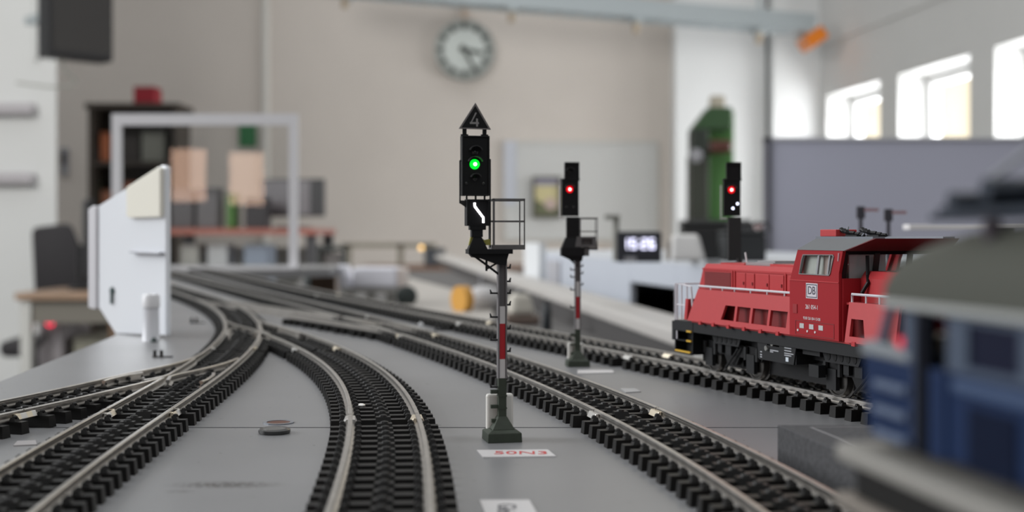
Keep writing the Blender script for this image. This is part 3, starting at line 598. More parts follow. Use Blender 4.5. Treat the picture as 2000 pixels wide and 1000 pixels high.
# paper labels
paper = mat('paper_label', (0.62, 0.60, 0.60), 0.5)
def label_plate(quad, label, txt=None, size=0.004, col=(0.55, 0.06, 0.06), rot=0.0, off=(0, 0), m=paper):
    q = [onz(*c, 0) for c in quad]; c = sum(q, Vector())/4
    t = thing('label', label, 'label', (c.x, c.y, 0)); obj('paper', MB().prism([((v-c).x, (v-c).y) for v in q], 0.0, 0.0003, 'z'), m, t)
    if txt:
        me = text_mesh(txt, size, 0.00004); me.transform(Matrix.Translation((off[0], off[1], 0.00034)) @ Matrix.Rotation(rot, 4, 'Z')); me.materials.append(mat('ink_%d' % int(col[0]*100), col, 0.6)); obj('lettering', me, None, t)
label_plate([(943, 895), (1086, 893), (1070, 880), (931, 881)], 'white label with red letters 50N3 in front of nearest signal', '50N3', 0.0058, off=(0.0012, 0), )
label_plate([(950, 1012), (1052, 1010), (1034, 979), (937, 979)], 'white paper label at bottom centre edge with sideways word', 'Gleis', 0.0052, (0.10, 0.10, 0.11), -PI/2, (-0.0005, -0.002))
label_plate([(1128, 731), (1200, 729), (1196, 724), (1128, 724)], 'white label beside the foot of second signal', None)
label_plate([(26, 872), (72, 870), (70, 862), (34, 863)], 'small grey label on baseboard at the left edge', None, m=mat('paper_grey', (0.38, 0.36, 0.36), 0.6))
label_plate([(1222, 768), (1252, 766), (1240, 760), (1212, 760)], 'faded pale label beside the right track, behind it', None, m=mat('paper_faded', (0.42, 0.42, 0.42), 0.6))

# ================================================================== SIGNALS
sig_blk = mat('signal_black', (0.005, 0.005, 0.006), 0.5, spec=0.3); sig_grey = mat('signal_grey', (0.125, 0.118, 0.118), 0.5, 0, 0.1, 900)
sig_dk = mat('signal_dark_grey', (0.020, 0.019, 0.020), 0.5)
mast_g = mat('mast_grey', (0.16, 0.15, 0.155), 0.5); mast_w = mat('mast_white', (0.60, 0.58, 0.58), 0.5); mast_r = mat('mast_red', (0.42, 0.012, 0.02), 0.5)
base_gr = mat('signal_base_green', (0.032, 0.042, 0.028), 0.6, 0, 0.15, 700); lever_y = mat('olive_yellow', (0.30, 0.28, 0.06), 0.6)
led_off = mat('led_off', (0.02, 0.02, 0.02), 0.15)
K = 0.001
def lamp(t, x, y, z, r, m, hood=True):
    l = obj('lamp', MB().ball((x*K, y*K, z*K), r*K, 16, 1, 0.6, 1), m, t, smooth=True)
    if m.name.endswith('_led'):
        core = {'green_led': ('green_core', (0.55, 1.0, 0.6)), 'red_led': ('red_core', (1.0, 0.45, 0.42))}.get(m.name)
        if core: obj('glow_core', MB().ball((x*K, (y-r*0.45)*K, z*K), r*0.38*K, 12, 1, 0.6, 1), emit(core[0], core[1], 7.0), t, smooth=True)
    if hood:
        m_ = MB(); n = 14; o = []; i = []
        for k in range(n+1):
            a = math.radians(20+140*k/n); o.append((x+(r+0.75)*math.cos(a), z+(r+0.75)*math.sin(a))); i.append((x+(r+0.5)*math.cos(a), z+(r+0.5)*math.sin(a)))
        for k in range(n):
            vs = [(o[k][0],y-0.2,o[k][1]),(o[k+1][0],y-0.2,o[k+1][1]),(i[k+1][0],y-0.2,i[k+1][1]),(i[k][0],y-0.2,i[k][1]),
                  (o[k][0],y-2.2,o[k][1]),(o[k+1][0],y-2.2,o[k+1][1]),(i[k+1][0],y-2.2,i[k+1][1]),(i[k][0],y-2.2,i[k][1])]
            m_.add([(a*K, b*K, c*K) for a, b, c in vs], [(0,1,2,3),(4,7,6,5),(0,4,5,1),(1,5,6,2),(2,6,7,3),(3,7,4,0)])
        obj('hood', m_, sig_dk, t)
    return l
def mast_and_base(t, h_top, red0, red1, w0, w1):
    m = MB().frustum((-4.4,4.4,-4.2,4.2), (-4.3,4.3,-4.1,4.1), 0, 2.3).frustum((-4.3,4.3,-4.1,4.1), (-3.2,3.2,-3.0,3.0), 2.3, 3.0).frustum((-2.9,2.9,-2.6,2.6), (-1.1,1.1,-1.0,1.6), 3.0, 6.2)
    obj('base', m.scaled(K), base_gr, t, 0.00012)
    obj('mast_foot', MB().box(-1.0, 1.0, -0.9, 1.1, 4.5, w0).box(-1.15, 1.15, -1.05, 1.1, 11.2, 11.6).box(-1.15, 1.15, -1.05, 1.1, 8.1, 8.4).box(-2.9, -1.0, -0.4, 0.6, 11.9, 12.9).box(-2.9, -1.0, -0.4, 0.6, 8.2, 9.1).box(-2.7, -1.0, -0.4, 0.6, 4.6, 5.5).scaled(K), base_gr, t)
    # U profile mast: flanges and a recessed web carrying the painted plates
    obj('mast', MB().box(-1.15, -0.80, -1.0, 1.0, w0, h_top).box(0.80, 1.15, -1.0, 1.0, w0, h_top).box(-0.8, 0.8, 0.2, 0.6, w0, h_top).scaled(K), mast_g, t)
    for (a, b, m_) in ((w0+0.05, red0, mast_w), (red0, red1, mast_r), (red1, w1, mast_w)):
        obj('mast_plate', MB().box(-0.72, 0.72, -0.75, 0.2, a, b).scaled(K), m_, t)
def hook(t, x, z, side, l):
    m = MB().box(min(x, x+side*l), max(x, x+side*l), -0.35, 0.25, z-0.22, z+0.22)
    e = x+side*l; m.prism([(e-side*0.45, z+0.2), (e, z+0.2), (e+side*0.08, z+0.95), (e-side*0.10, z+0.95)], -0.35, 0.25, 'y'); obj('step_rung', m.scaled(K), sig_dk, t)
def cage(t, x0, x1, z0, zm, z1, y0, y1, m_):
    m = MB(); b = 0.42
    for y in (y0, y1):
        q = b*0.62
        m.box(x0, x1, y-q/2, y+q/2, z1-b*1.5, z1).box(x0, x1, y-q/2, y+q/2, zm-b*0.5, zm+b*0.5)
        m.box(x0, x0+b*1.3, y-q/2, y+q/2, z0, z1).box(x1-b*0.7, x1, y-q/2, y+q/2, z0, z1)
    for x in (x0+0.25, x1-0.15):
        for z in (zm, z1-0.3): m.box(x-0.2, x+0.2, y0, y1, z-0.25, z+0.25)
    obj('safety_cage', m.scaled(K), m_, t)
    obj('cage_floor', MB().box(x0, x1, y0-0.2, y1+0.2, z0-0.9, z0+0.3).scaled(K), m_, t)
# nearest signal
p = onz(980, 865, 0); k1 = F/p.y*K        # px per mm at the mast
def sx(px): return (px-978)/k1
def sz(py): return (868-py)/k1
t = thing('light_signal', 'nearest tall light signal with green lamp and triangular sign 4', 'signal', (p.x, p.y+0.004, 0), math.radians(12), 'model light signals on red and white masts')
mast_and_base(t, sz(500), sz(707), sz(637), sz(745), sz(603))
for py in (577, 624, 669, 762): hook(t, -1.15, sz(py), -1, 1.9)
for py in (527, 554, 577, 600, 647, 692): hook(t, 1.15, sz(py), 1, 1.1)
obj('platform', MB().box(sx(908), sx(996), -2.6, 2.2, sz(499), sz(490)).prism([(sx(912), sz(499)), (sx(990), sz(499)), (sx(986), sz(512)), (sx(984), sz(522)), (sx(968), sz(520)), (sx(935), sz(508)), (sx(918), sz(506))], -1.4, 1.4, 'y').scaled(K), sig_blk, t)
obj('brace', MB().tube([(sx(924), -0.6, sz(505)), (sx(945), -0.6, sz(520)), (sx(970), -0.6, sz(539))], 0.32, 6).tube([(sx(946), -0.6, sz(506)), (sx(946), -0.6, sz(533))], 0.30, 6).tube([(sx(970), -0.6, sz(516)), (sx(948), -0.6, sz(528))], 0.25, 6).scaled(K), sig_blk, t)
cage(t, sx(958), sx(1023), sz(484), sz(435), sz(390), -1.0, 4.6, sig_grey)
obj('lever', MB().prism([(sx(911), sz(482)), (sx(915), sz(466)), (sx(924), sz(464)), (sx(922), sz(482))], -0.5, 0.5, 'y').prism([(sx(934), sz(466)), (sx(942), sz(472)), (sx(953), sz(470)), (sx(955), sz(482)), (sx(946), sz(482))], -0.5, 0.5, 'y').scaled(K), lever_y, t)
obj('neck', MB().box(sx(916), sx(938), -1.2, 1.0, sz(466), sz(443)).frustum((sx(909), sx(948), -1.4, 1.4), (sx(921), sx(935), -1.0, 1.0), sz(491), sz(464)).box(sx(912), sx(944), -1.4, 0.8, sz(452), sz(444)).scaled(K), sig_blk, t)
zb = obj('route_indicator', MB().box(sx(906), sx(951), -1.0, 2.2, sz(444), sz(392)).ring([(sx(906), sz(444)), (sx(951), sz(444)), (sx(951), sz(392)), (sx(906), sz(392))], [(sx(910), sz(441)), (sx(948), sz(441)), (sx(948), sz(395)), (sx(910), sz(395))], -1.5, -1.0).scaled(K), sig_blk, t)
obj('light_bar', MB().tube([(sx(921.5)*K, -0.00115, sz(399)*K), (sx(922)*K, -0.00115, sz(406)*K), (sx(939)*K, -0.00115, sz(428)*K), (sx(939)*K, -0.00115, sz(438)*K)], 0.00026, 8), emit('white_led_bar', (1.0, 0.93, 0.97), 6.0), zb)
scr = obj('signal_screen', MB().box(sx(897), sx(952), -0.6, 2.0, sz(385), sz(267)).ring([(sx(897), sz(385)), (sx(952), sz(385)), (sx(952), sz(267)), (sx(897), sz(267))], [(sx(900), sz(382)), (sx(949), sz(382)), (sx(949), sz(270)), (sx(900), sz(270))], -1.0, -0.6).scaled(K), sig_blk, t, 0.0001)
lamp(scr, sx(922.5), -0.6, sz(323), 1.3, emit('green_led', (0.0, 1.0, 0.03), 1.0))
lamp(scr, sx(923), -0.6, sz(300), 1.0, led_off); lamp(scr, sx(923), -0.6, sz(352), 0.7, led_off); lamp(scr, sx(906), -0.6, sz(361), 0.5, led_off, False); lamp(scr, sx(940), -0.6, sz(361), 0.5, led_off, False)
m = MB()
for x in (908, 926, 944): m.box(sx(x)-0.2, sx(x)+0.2, 0.3, 0.8, sz(394), sz(384))
for x in (894.5, 955): m.box(sx(x)-0.16, sx(x)+0.16, 0.2, 0.6, sz(400), sz(315)).box(min(sx(x), sx(898)), max(sx(x), sx(898)), 0.2, 0.6, sz(317), sz(315)) if x < 900 else m.box(sx(x)-0.16, sx(x)+0.16, 0.2, 0.6, sz(487), sz(312)).box(sx(950), sx(x), 0.2, 0.6, sz(314), sz(312))
m.prism([(sx(893), sz(394)), (sx(906), sz(394)), (sx(908), sz(411)), (sx(904), sz(406)), (sx(895), sz(400))], 0.2, 0.7, 'y'); obj('bracket_wires', m.scaled(K), sig_dk, t)
tri = [(sx(891), sz(253.5)), (sx(955), sz(254.5)), (sx(924), sz(202))]; c_ = (sx(923), sz(239))
def shrink(P, k): return [(c_[0]+(a-c_[0])*k, c_[1]+(b-c_[1])*k) for a, b in P]
sg = obj('triangle_sign', MB().prism(shrink(tri, 0.98), -0.5, 0.3, 'y').scaled(K), sig_blk, t)
obj('sign_border', MB().ring(shrink(tri, 1.0), shrink(tri, 0.84), -0.62, -0.3).scaled(K), mat('sign_grey', (0.17, 0.155, 0.155), 0.5), sg)
def S(a, b): return (sx(860+a/10), sz(180+b/10))
m = MB().prism([S(640,410), S(668,420), S(572,602), S(535,628)], -0.58, -0.5, 'y').prism([S(530,600), S(708,600), S(712,638), S(530,640)], -0.60, -0.5, 'y').prism([S(652,530), S(690,532), S(690,688), S(655,690)], -0.62, -0.5, 'y')
obj('numeral', m.scaled(K), mat('sign_numeral', (0.26, 0.25, 0.25), 0.5), sg)
for x in (903, 943): obj('sign_post', MB().box(sx(x)-0.5, sx(x)+0.5, -0.2, 0.3, sz(268), sz(253)).box(sx(x)-0.9, sx(x)+0.9, -0.4, 0.5, sz(268), sz(264)).scaled(K), sig_blk, t)
boxm = mat('white_tank', (0.72, 0.70, 0.66), 0.4)
obj('relay_box', MB().box(-3.6, 3.4, 1.6, 3.6, 2.0, 11.6).scaled(K), boxm, t, 0.0006)

# two rear signals
def rear_signal(px_mast, py_base, label, pts, red, whites, rot, cage_on=True):
    p = onz(px_mast, py_base, 0); k = F/p.y*K
    X = lambda px: (px-px_mast)/k
    Z = lambda py: (py_base-py)/k
    t = thing('light_signal', label, 'signal', (p.x, p.y, 0), rot, 'model light signals on red and white masts')
    mast_and_base(t, Z(505), Z(622), Z(579), Z(643), Z(550))
    for py in (527, 541, 566, 600): hook(t, -1.15, Z(py), -1, 1.7)
    for py in (520, 534, 556): hook(t, 1.15, Z(py), 1, 1.1)
    if cage_on: obj('platform', MB().box(X(1095), X(1140), -2.2, 2.0, Z(500), Z(484)).prism([(X(1097), Z(500)), (X(1138), Z(500)), (X(1136), Z(510)), (X(1120), Z(510))], -1.2, 1.2, 'y').frustum((X(1096), X(1134), -1.8, 1.8), (X(1104), X(1130), -1.0, 1.0), Z(484), Z(464)).scaled(K), sig_blk, t)
    if cage_on: obj('brace', MB().tube([(X(1112), 0, Z(505)), (X(1128), 0, Z(520))], 0.35, 6).scaled(K), sig_blk, t)
    obj('neck', MB().box(X(1106), X(1131), -0.9, 1.0, Z(466) if cage_on else Z(510), Z(424)).scaled(K), sig_blk if cage_on else sig_dk, t)
    if cage_on: cage(t, X(1131), X(1167), Z(484), Z(452), Z(425), -1.0, 3.5, sig_grey)
    if cage_on: obj('horn_box', MB().ring([(X(1122), Z(482)), (X(1165), Z(482)), (X(1163), Z(462)), (X(1126), Z(462))], [(X(1134), Z(478)), (X(1156), Z(478)), (X(1156), Z(466)), (X(1134), Z(466))], -1.8, 0.6).box(X(1134), X(1156), 0.0, 0.5, Z(478), Z(466)).box(X(1138), X(1150), -1.2, 1.0, Z(500), Z(482)).scaled(K), sig_grey, t)
    s = obj('signal_screen', MB().box(X(1097), X(1130), -0.6, 2.0, Z(422), Z(351)).box(X(1103), X(1130), -0.6, 2.0, Z(351), Z(318)).box(X(1102), X(1131), -1.1, -0.6, Z(322), Z(317)).box(X(1102), X(1104), -1.0, -0.6, Z(351), Z(318)).box(X(1128), X(1131), -1.0, -0.6, Z(351), Z(318)).box(X(1096), X(1132), -0.9, 2.0, Z(353), Z(349)).scaled(K), sig_blk, t, 0.0001)
    lamp(s, X(1112), -0.6, Z(red), 1.3, emit('red_led', (1.0, 0.0, 0.008), 1.0))
    for (px, py) in whites: lamp(s, X(px), -0.6, Z(py), 0.42, emit('white_led', (0.75, 0.8, 1.0), 4.0), False)
    if not whites: lamp(s, X(1112), -0.6, Z(335), 0.8, led_off); lamp(s, X(1106), -0.6, Z(405), 0.5, led_off, False); lamp(s, X(1120), -0.6, Z(405), 0.5, led_off, False)
    obj('side_wire', MB().box(X(1091), X(1093.5), 0, 0.4, Z(424), Z(362)).box(X(1091), X(1104), 0, 0.4, Z(428), Z(425)).scaled(K), mast_w, t)
    obj('relay_box', MB().box(-3.6, -1.7, 1.2, 3.2, 1.6, 9.0).box(1.4, 2.6, 1.2, 3.2, 1.6, 9.0).box(-1.7, 1.4, 2.2, 3.2, 1.6, 9.0).scaled(K), boxm, t, 0.0004)
rear_signal(1128, 715, 'second signal showing red, behind the track right of nearest signal', None, 370, (), math.radians(6))
d3 = 0.515
p3 = onz(1434, YH+F*HC/d3, 0)
_o = onz
# third signal: same pattern placed behind the red locomotive (same builder, its own lamps)
def third():
    before = set(bpy.data.objects)
    rear_signal(1128, YH+F*HC/d3, 'third signal showing red and two white dots behind red locomotive', None, 371, ((1124, 398), (1115, 407)), 0.0, False)
    t = [o for o in bpy.data.objects if o not in before and o.name.startswith('light_signal')][0]
    t.location = ((1444-1000)/F*d3, d3, -0.0016+0.0016)
third()

# ================================================================== RED LOCOMOTIVE
ang = math.radians(19.6); P0 = Vector((0.078, 0.440, RAILTOP))
# local frame: +x = towards the far front, y = left of travel (near side is +y after rotation), z up from rail top, mm
yaw = PI/2 + ang
t = thing('red_locomotive', 'red diesel switcher locomotive with white lettering on rear track', 'locomotive', P0, yaw)
red_h = mat('loco_red', (0.46, 0.035, 0.040), 0.42, 0, 0.03, 500); red_d = mat('loco_red_dark', (0.20, 0.012, 0.014), 0.5); loco_k = mat('loco_black', (0.004, 0.004, 0.005), 0.5, spec=0.3); loco_gk = mat('loco_frame_grey', (0.010, 0.0105, 0.012), 0.5, spec=0.35)
roof_g = mat('loco_roof_grey', (0.13, 0.135, 0.14), 0.5); rail_w = mat('handrail_white', (0.62, 0.60, 0.64), 0.45); yel = mat('step_yellow', (0.60, 0.36, 0.03), 0.5); led_w = mat('label_white', (0.70, 0.68, 0.70), 0.5)
def lo(name, mb, m_, par=None, bev=0.0, sm=False): return obj(name, mb.scaled(K), m_, par or t, bev*K, sm)
# near side is +y (left of the +x direction)
FX, BX = 20.0, -124.0
lo('frame', MB().box(BX, FX-2, -15.5, 15.5, 13.2, 16.6).box(BX+2, FX-6, -9, 9, 9.5, 13.2).box(FX-2, FX, -15.5, 15.5, 9.5, 16.2).box(BX, BX+2, -15.5, 15.5, 9.5, 16.2), loco_gk)
# sloping red side skirts with openings on near side, plain on far side
def skirt(x0, x1, holes, nm):
    # side plate leaning in from y=16.8 at z 17.0 to y=15.2 at z 28.2
    def P(x, z, d=0.0): return (x, 17.0-(z-17.2)*0.14-d, z)
    def plate(xa, xb, za, zb, m=None):
        vs = [P(xa[0], za), P(xb[0], za), P(xb[1], zb), P(xa[1], zb)]; vi = [P(xa[0], za, 0.9), P(xb[0], za, 0.9), P(xb[1], zb, 0.9), P(xa[1], zb, 0.9)]
        return vs+vi, [(0,1,2,3),(7,6,5,4),(0,4,5,1),(1,5,6,2),(2,6,7,3),(3,7,4,0)]
    m = MB(); top = 28.2; sl = 5.0  # front edge slants back by 5 mm over the height
    if not holes: m.add(*plate((x0[0], x0[1]), (x1, x1), 17.2, top))
    else:
        zl, zh = 18.9, 23.7
        def fx(z): return x0[0]+(x0[1]-x0[0])*(z-17.2)/(top-17.2)
        m.add(*plate((fx(17.2), fx(zl)), (x1, x1), 17.2, zl)); m.add(*plate((fx(zh), fx(top)), (x1, x1), zh, top))
        xs = [(fx(zl), fx(zh))]+[h for pair in holes for h in pair]+[(x1, x1)]
        for i in range(0, len(xs), 2): m.add(*plate(xs[i], xs[i+1], zl, zh))
    return lo(nm, m, red_h)
skirt((5.5, 0.5), -59.8, [((-17.6, -19.6), (-26.0, -26.0)), ((-27.4, -27.4), (-35.6, -35.6)), ((-37.0, -37.0), (-46.3, -46.3)), ((-47.6, -47.6), (-57.2, -57.2))], 'side_skirt')
skirt((-87.6, -87.6), -110.0, [((-89.5, -89.5), (-96.5, -95.0))], 'side_skirt')
lo('far_skirt', MB().prism([(5.5, 17.2), (0.5, 28.2), (-110, 28.2), (-110, 17.2)], -17, -16, 'y'), red_h)
lo('under_shade_block', MB().box(-118, 12, -7.5, 7.5, 2.4, 10.0), loco_k)  # black block added to stand in for the shade between the bogies
lo('sun_blind', MB().box(-83.5, -75.2, 15.0, 15.3, 34.2, 42.0), mat('blind_pink', (0.85, 0.66, 0.60), 0.7)); lo('sun_blind', MB().box(-75.2, -64.5, 15.2, 15.5, 34.2, 42.0), mat('blind_beige', (0.80, 0.78, 0.72), 0.7)); lo('rear_blind', MB().box(-84.0, -83.6, 1.0, 13.0, 34.2, 41.5), mat('blind_grey', (0.85, 0.85, 0.88), 0.6))
lo('skirt_interior', MB().box(-109, 0.5, 12.6, 13.0, 17.2, 28.2), red_d)
lo('walkway', MB().box(-110, 0.4, -15.8, 15.2, 27.4, 28.0).box(-110, 4.5, -15.8, 15.8, 16.6, 17.3), red_h)
for x in (-4, -13, -23, -33, -43, -53, -92, -101): lo('skirt_clip', MB().box(x-0.8, x+0.8, 16.2, 17.3, 16.4, 17.6), red_h)
# hoods
def hood(x0, x1, nm):
    s = 1 if x0 > x1 else -1
    m = MB(); prof = [(-10.6, 27.8), (-10.6, 34.6), (-9.2, 36.6), (9.2, 36.6), (10.6, 34.6), (10.6, 27.8)]; n = len(prof)
    vs = [(x0-s*(0.9 if z > 30 else -2.2)*1.0, y, z) for y, z in prof]+[(x1, y, z) for y, z in prof]
    m.add(vs, [tuple(range(n)), tuple(range(2*n-1, n-1, -1))]+[(i, i+n, (i+1) % n+n, (i+1) % n) for i in range(n)])
    return lo(nm, m, red_h)
hd = hood(7.0, -60.0, 'front_hood'); hr = hood(-118.0, -86.0, 'rear_hood')
def on_hood(x0, x1, z0, z1, d=0.25): return MB().box(x1, x0, 10.55, 10.6+d, z0, z1)
obj('grille', on_hood(4.6, -13.6, 28.4, 34.0, 0.15).scaled(K), red_d, hd)
m = MB()
for z in np.arange(28.8, 34, 0.7): m.box(-13.4, 4.4, 10.7, 10.95, z, z+0.25)
obj('grille_bars', m.scaled(K), red_d, hd)
for (a, b) in ((-17.6, -23.4), (-23.8, -29.0), (-29.6, -38.0), (-38.4, -46.5)): 
    dd = obj('hood_door', on_hood(a, b, 28.4, 34.2, 0.45).scaled(K), red_h, hd, 0.00015)
    obj('latch', MB().box(b+0.6, b+1.1, 11.0, 11.35, 30.4, 31.4).scaled(K), red_d, dd)
obj('panel', on_hood(-49.2, -58.6, 28.4, 34.2, 0.45).scaled(K), red_h, hd, 0.00015)
m = MB()
for x in (-14.6, -16.2, -47.4): m.box(x-0.35, x+0.35, 10.5, 11.0, 28, 35.0)
m.box(-59.5, 6.0, 10.3, 10.9, 34.6, 35.2); obj('hood_ribs', m.scaled(K), red_h, hd)
lo('hood_roof', MB().box(-58, -32, -7, 7, 36.6, 37.3).box(-14, 2, -6, 6, 36.6, 37.0), red_h)
lo('exhaust_tray', MB().box(-33, -16, -6.5, 6.5, 36.6, 37.6).box(-30, -19, -4, 4, 37.6, 38.2), mat('tray_grey', (0.32, 0.30, 0.31), 0.4, 0.3), None, 0.1)
lo('aerial', MB().tube([(-9, 2, 36.8), (-7.8, 2, 40.6)], 0.35, 6), mat('aerial_white', (0.55, 0.55, 0.56), 0.5))
# cab
CX0, CX1 = -60.0, -86.0
prof = [(CX0, 17.2), (CX0, 32.8), (CX0-4.2, 42.4), (CX0-8.4, 45.4), (CX1+3.6-14, 45.4)]
side_out = [(CX0, 17.2), (CX0, 33.0), (CX0-4.4, 42.4), (CX1-1.2, 42.4), (CX1+0.8, 36.0), (CX1+0.8, 17.2)]
win = [(-65.2, 35.2), (-66.6, 39.6), (-67.4, 41.0), (-82.6, 41.2), (-83.0, 40.6), (-81.2, 35.8), (-80.6, 35.2)]
def wall_with_window(y0, y1):
    # side wall as ring between an outline and the window (7 matched points)
    out7 = [(CX0, 17.2), (CX0, 33.0), (CX0-4.4, 42.4), (CX1-1.2, 42.4), (CX1-0.9, 41.5), (CX1+0.8, 36.0), (CX1+0.8, 17.2)]
    return MB().ring(out7, win, y0, y1, 'y')
cabm = mat('cab_red', (0.33, 0.016, 0.022), 0.5, spec=0.2)
cab = lo('cab', wall_with_window(16.2, 17.2), cabm); lo('cab_far_wall', wall_with_window(-17.2, -16.2), cabm)
m = MB().prism([(-16.2, 28), (16.2, 28), (16.2, 33.4), (-16.2, 33.4)], CX0-0.8, CX0, 'x'); m.box(CX0-0.9, CX0, 11, 16.2, 17.2, 28).box(CX0-0.9, CX0, -16.2, -11, 17.2, 28)
# slanted front pillars
for y in (-16.2, -0.8, 15.2): m.add([(CX0, y, 33.2), (CX0, y+1.0, 33.2), (CX0-1.0, y+1.0, 33.2), (CX0-1.0, y, 33.2), (CX0-4.4, y, 42.4), (CX0-4.4, y+1, 42.4), (CX0-5.4, y+1, 42.4), (CX0-5.4, y, 42.4)], [(0,3,2,1),(4,5,6,7),(0,1,5,4),(1,2,6,5),(2,3,7,6),(3,0,4,7)])
lo('cab_front', m, cabm)
# rear cab end, two big windows in dark surround
m = MB().box(CX1+0.2, CX1+1.0, -16.2, 16.2, 17.2, 34.6)
lo('cab_rear', m, cabm)
def rear_pane(y0, y1, z0, z1): return MB().add([(CX1+0.7, y0, z0), (CX1+0.7, y1, z0), (CX1-0.6, y1, z1), (CX1-0.6, y0, z1), (CX1+1.1, y0, z0), (CX1+1.1, y1, z0), (CX1-0.2, y1, z1), (CX1-0.2, y0, z1)], [(0,1,2,3),(7,6,5,4),(0,4,5,1),(1,5,6,2),(2,6,7,3),(3,7,4,0)])
m = MB()
for (y0, y1) in ((15.0, 16.2), (4.6, 6.4), (-6.4, -4.6), (-16.2, -15.0)):
    v, f = (lambda q: (q.v, q.f))(rear_pane(y0, y1, 34.4, 41.6)); m.add(v, f)
v, f = (lambda q: (q.v, q.f))(rear_pane(-16.2, 16.2, 41.2, 42.4)); m.add(v, f)
lo('cab_rear_pillars', m, loco_k)
gl = glass('loco_glass', (0.86, 0.88, 0.88), 1.5)
obj('window', MB().prism(win, 16.5, 16.8, 'y').scaled(K), gl, cab)
obj('window_frame', MB().ring([(a-0.0, b) for a, b in win], [((a+74)*0.965-74, (b-38.2)*0.92+38.2) for a, b in win], 16.6, 17.45, 'y').scaled(K), mat('window_grey', (0.22, 0.21, 0.21), 0.4), cab)
obj('window_bar', MB().prism([(-73.6, 35.3), (-74.8, 41.0), (-75.6, 41.0), (-74.4, 35.3)], 16.6, 17.2, 'y').prism([(-79.2, 35.3), (-80.4, 41.0), (-81.0, 41.0), (-79.8, 35.3)], 16.6, 17.2, 'y').scaled(K), grey_p, cab)
rw_ = lo('rear_window', rear_pane(-15, 15, 34.4, 41.2), gl)
lo('cab_interior', MB().box(-82, -64, -12, 12, 28, 34.0).box(-74, -70, 2, 8, 34, 38).box(-68, -66, -10, 10, 34, 35.4), mat('cab_desk', (0.40, 0.36, 0.33), 0.6))
# roof: grey slopes, raised white gutter, red rear visor overhang, its shade put into the dark colour
def slab(xb0, xb1, xt0, xt1, yb, yt, zb, zt): return MB().add([(xb0,-yb,zb),(xb1,-yb,zb),(xb1,yb,zb),(xb0,yb,zb),(xt0,-yt,zt),(xt1,-yt,zt),(xt1,yt,zt),(xt0,yt,zt)], [(0,3,2,1),(4,5,6,7),(0,1,5,4),(1,2,6,5),(2,3,7,6),(3,0,4,7)])
lo('roof', slab(CX1-1.8, CX0-4.0, -96.0, CX0-8.4, 17.4, 13.6, 42.3, 45.6), roof_g)
lo('roof_visor', slab(CX1-2.3, CX1-1.8, -97.2, -96.0, 17.4, 13.6, 42.2, 45.7), mat('visor_shaded_red', (0.11, 0.006, 0.008), 0.5))
lo('roof_rim', MB().box(-95.5, CX0-8, 9.5, 13.4, 45.6, 46.2).box(-95.5, CX0-8, -13.4, -9.5, 45.6, 46.2), mat('rim_grey', (0.45, 0.44, 0.45), 0.5))
lo('roof_box', MB().box(-77.5, -69.5, 6, 13, 46.2, 48.2), red_h, None, 0.2)
lo('roof_aerial', MB().cyl((-79, 10, 46.2), (-79, 10, 49), 0.3, 8).tube([(-86.5, 10, 48.8), (-86.5, 10, 47), (-85.6, 10, 46.4)], 0.2, 6), mat('aerial_grey', (0.30, 0.32, 0.36), 0.5))
def horns(x, nm):
    m = MB()
    for k in range(3): m.tube([(x+k*1.4-1.5, 9+k*0.6, 46.6+0.3*k), (x+k*1.4+2.6, 10.5+k*0.4, 47.0+0.3*k), (x+k*1.4+3.8, 11, 47.5+0.3*k)], [0.5, 0.35, 0.8], 8)
    m.box(x-1.5, x+4, 8.5, 11.5, 46.2, 46.7); lo(nm, m, loco_k)
horns(-83.8, 'horn_cluster'); horns(-93.8, 'horn_cluster')
lo('cab_light', MB().tube([(-84.9, 17.2, 39.4), (-85.4, 17.3, 41.6)], 0.3, 6), mat('pink_white', (0.60, 0.30, 0.34), 0.5))
# handrails
def rail_run(pts, posts, nm):
    m = MB().tube(pts, 0.38, 6)
    for (a, b) in posts: m.tube([a, b], 0.28, 6)
    return lo(nm, m, rail_w)
rail_run([(0.6, 15.2, 29.2), (-60, 15.2, 29.4)], [((x, 15.2, 28.2), (x, 15.2, 29.3)) for x in (0.4, -8, -16, -24, -34, -44, -54)], 'handrail')
rail_run([(-88.6, 15.2, 28.2), (-88.6, 15.2, 30.4), (-112, 15.2, 30.4)], [((x, 15.2, 28.2), (x, 15.2, 30.4)) for x in (-95, -101, -108)], 'handrail')
rail_run([(17, 15.0, 10), (17, 15.0, 29.2), (12, 15.0, 29.2), (6.5, 15.0, 28.6), (4.6, 15.0, 18)], [((9.5, 15, 17), (9.5, 15, 29.2)), ((13.5, 15, 17), (13.5, 15, 29.2)), ((17, 15, 22), (9.5, 15, 22))], 'handrail')
rail_run([(18.5, -15.0, 14), (18.5, -15.0, 29.2), (18.5, -4, 29.2), (18.5, -4, 17)], [((18.5, 4, 17), (18.5, 4, 29.2)), ((18.5, 4, 29.2), (18.5, 15, 29.2)), ((18.5, 15, 29.2), (18.5, 15, 14))], 'front_handrail')
lo('step_panel', MB().add([(8.6, 11.5, 17.2), (10.6, 11.5, 17.2), (9.4, 11.5, 24.4), (7.4, 11.5, 24.4), (8.6, 15.6, 17.2), (10.6, 15.6, 17.2), (9.4, 15.6, 24.4), (7.4, 15.6, 24.4)], [(0,1,2,3),(7,6,5,4),(0,4,5,1),(1,5,6,2),(2,6,7,3),(3,7,4,0)]), red_h)
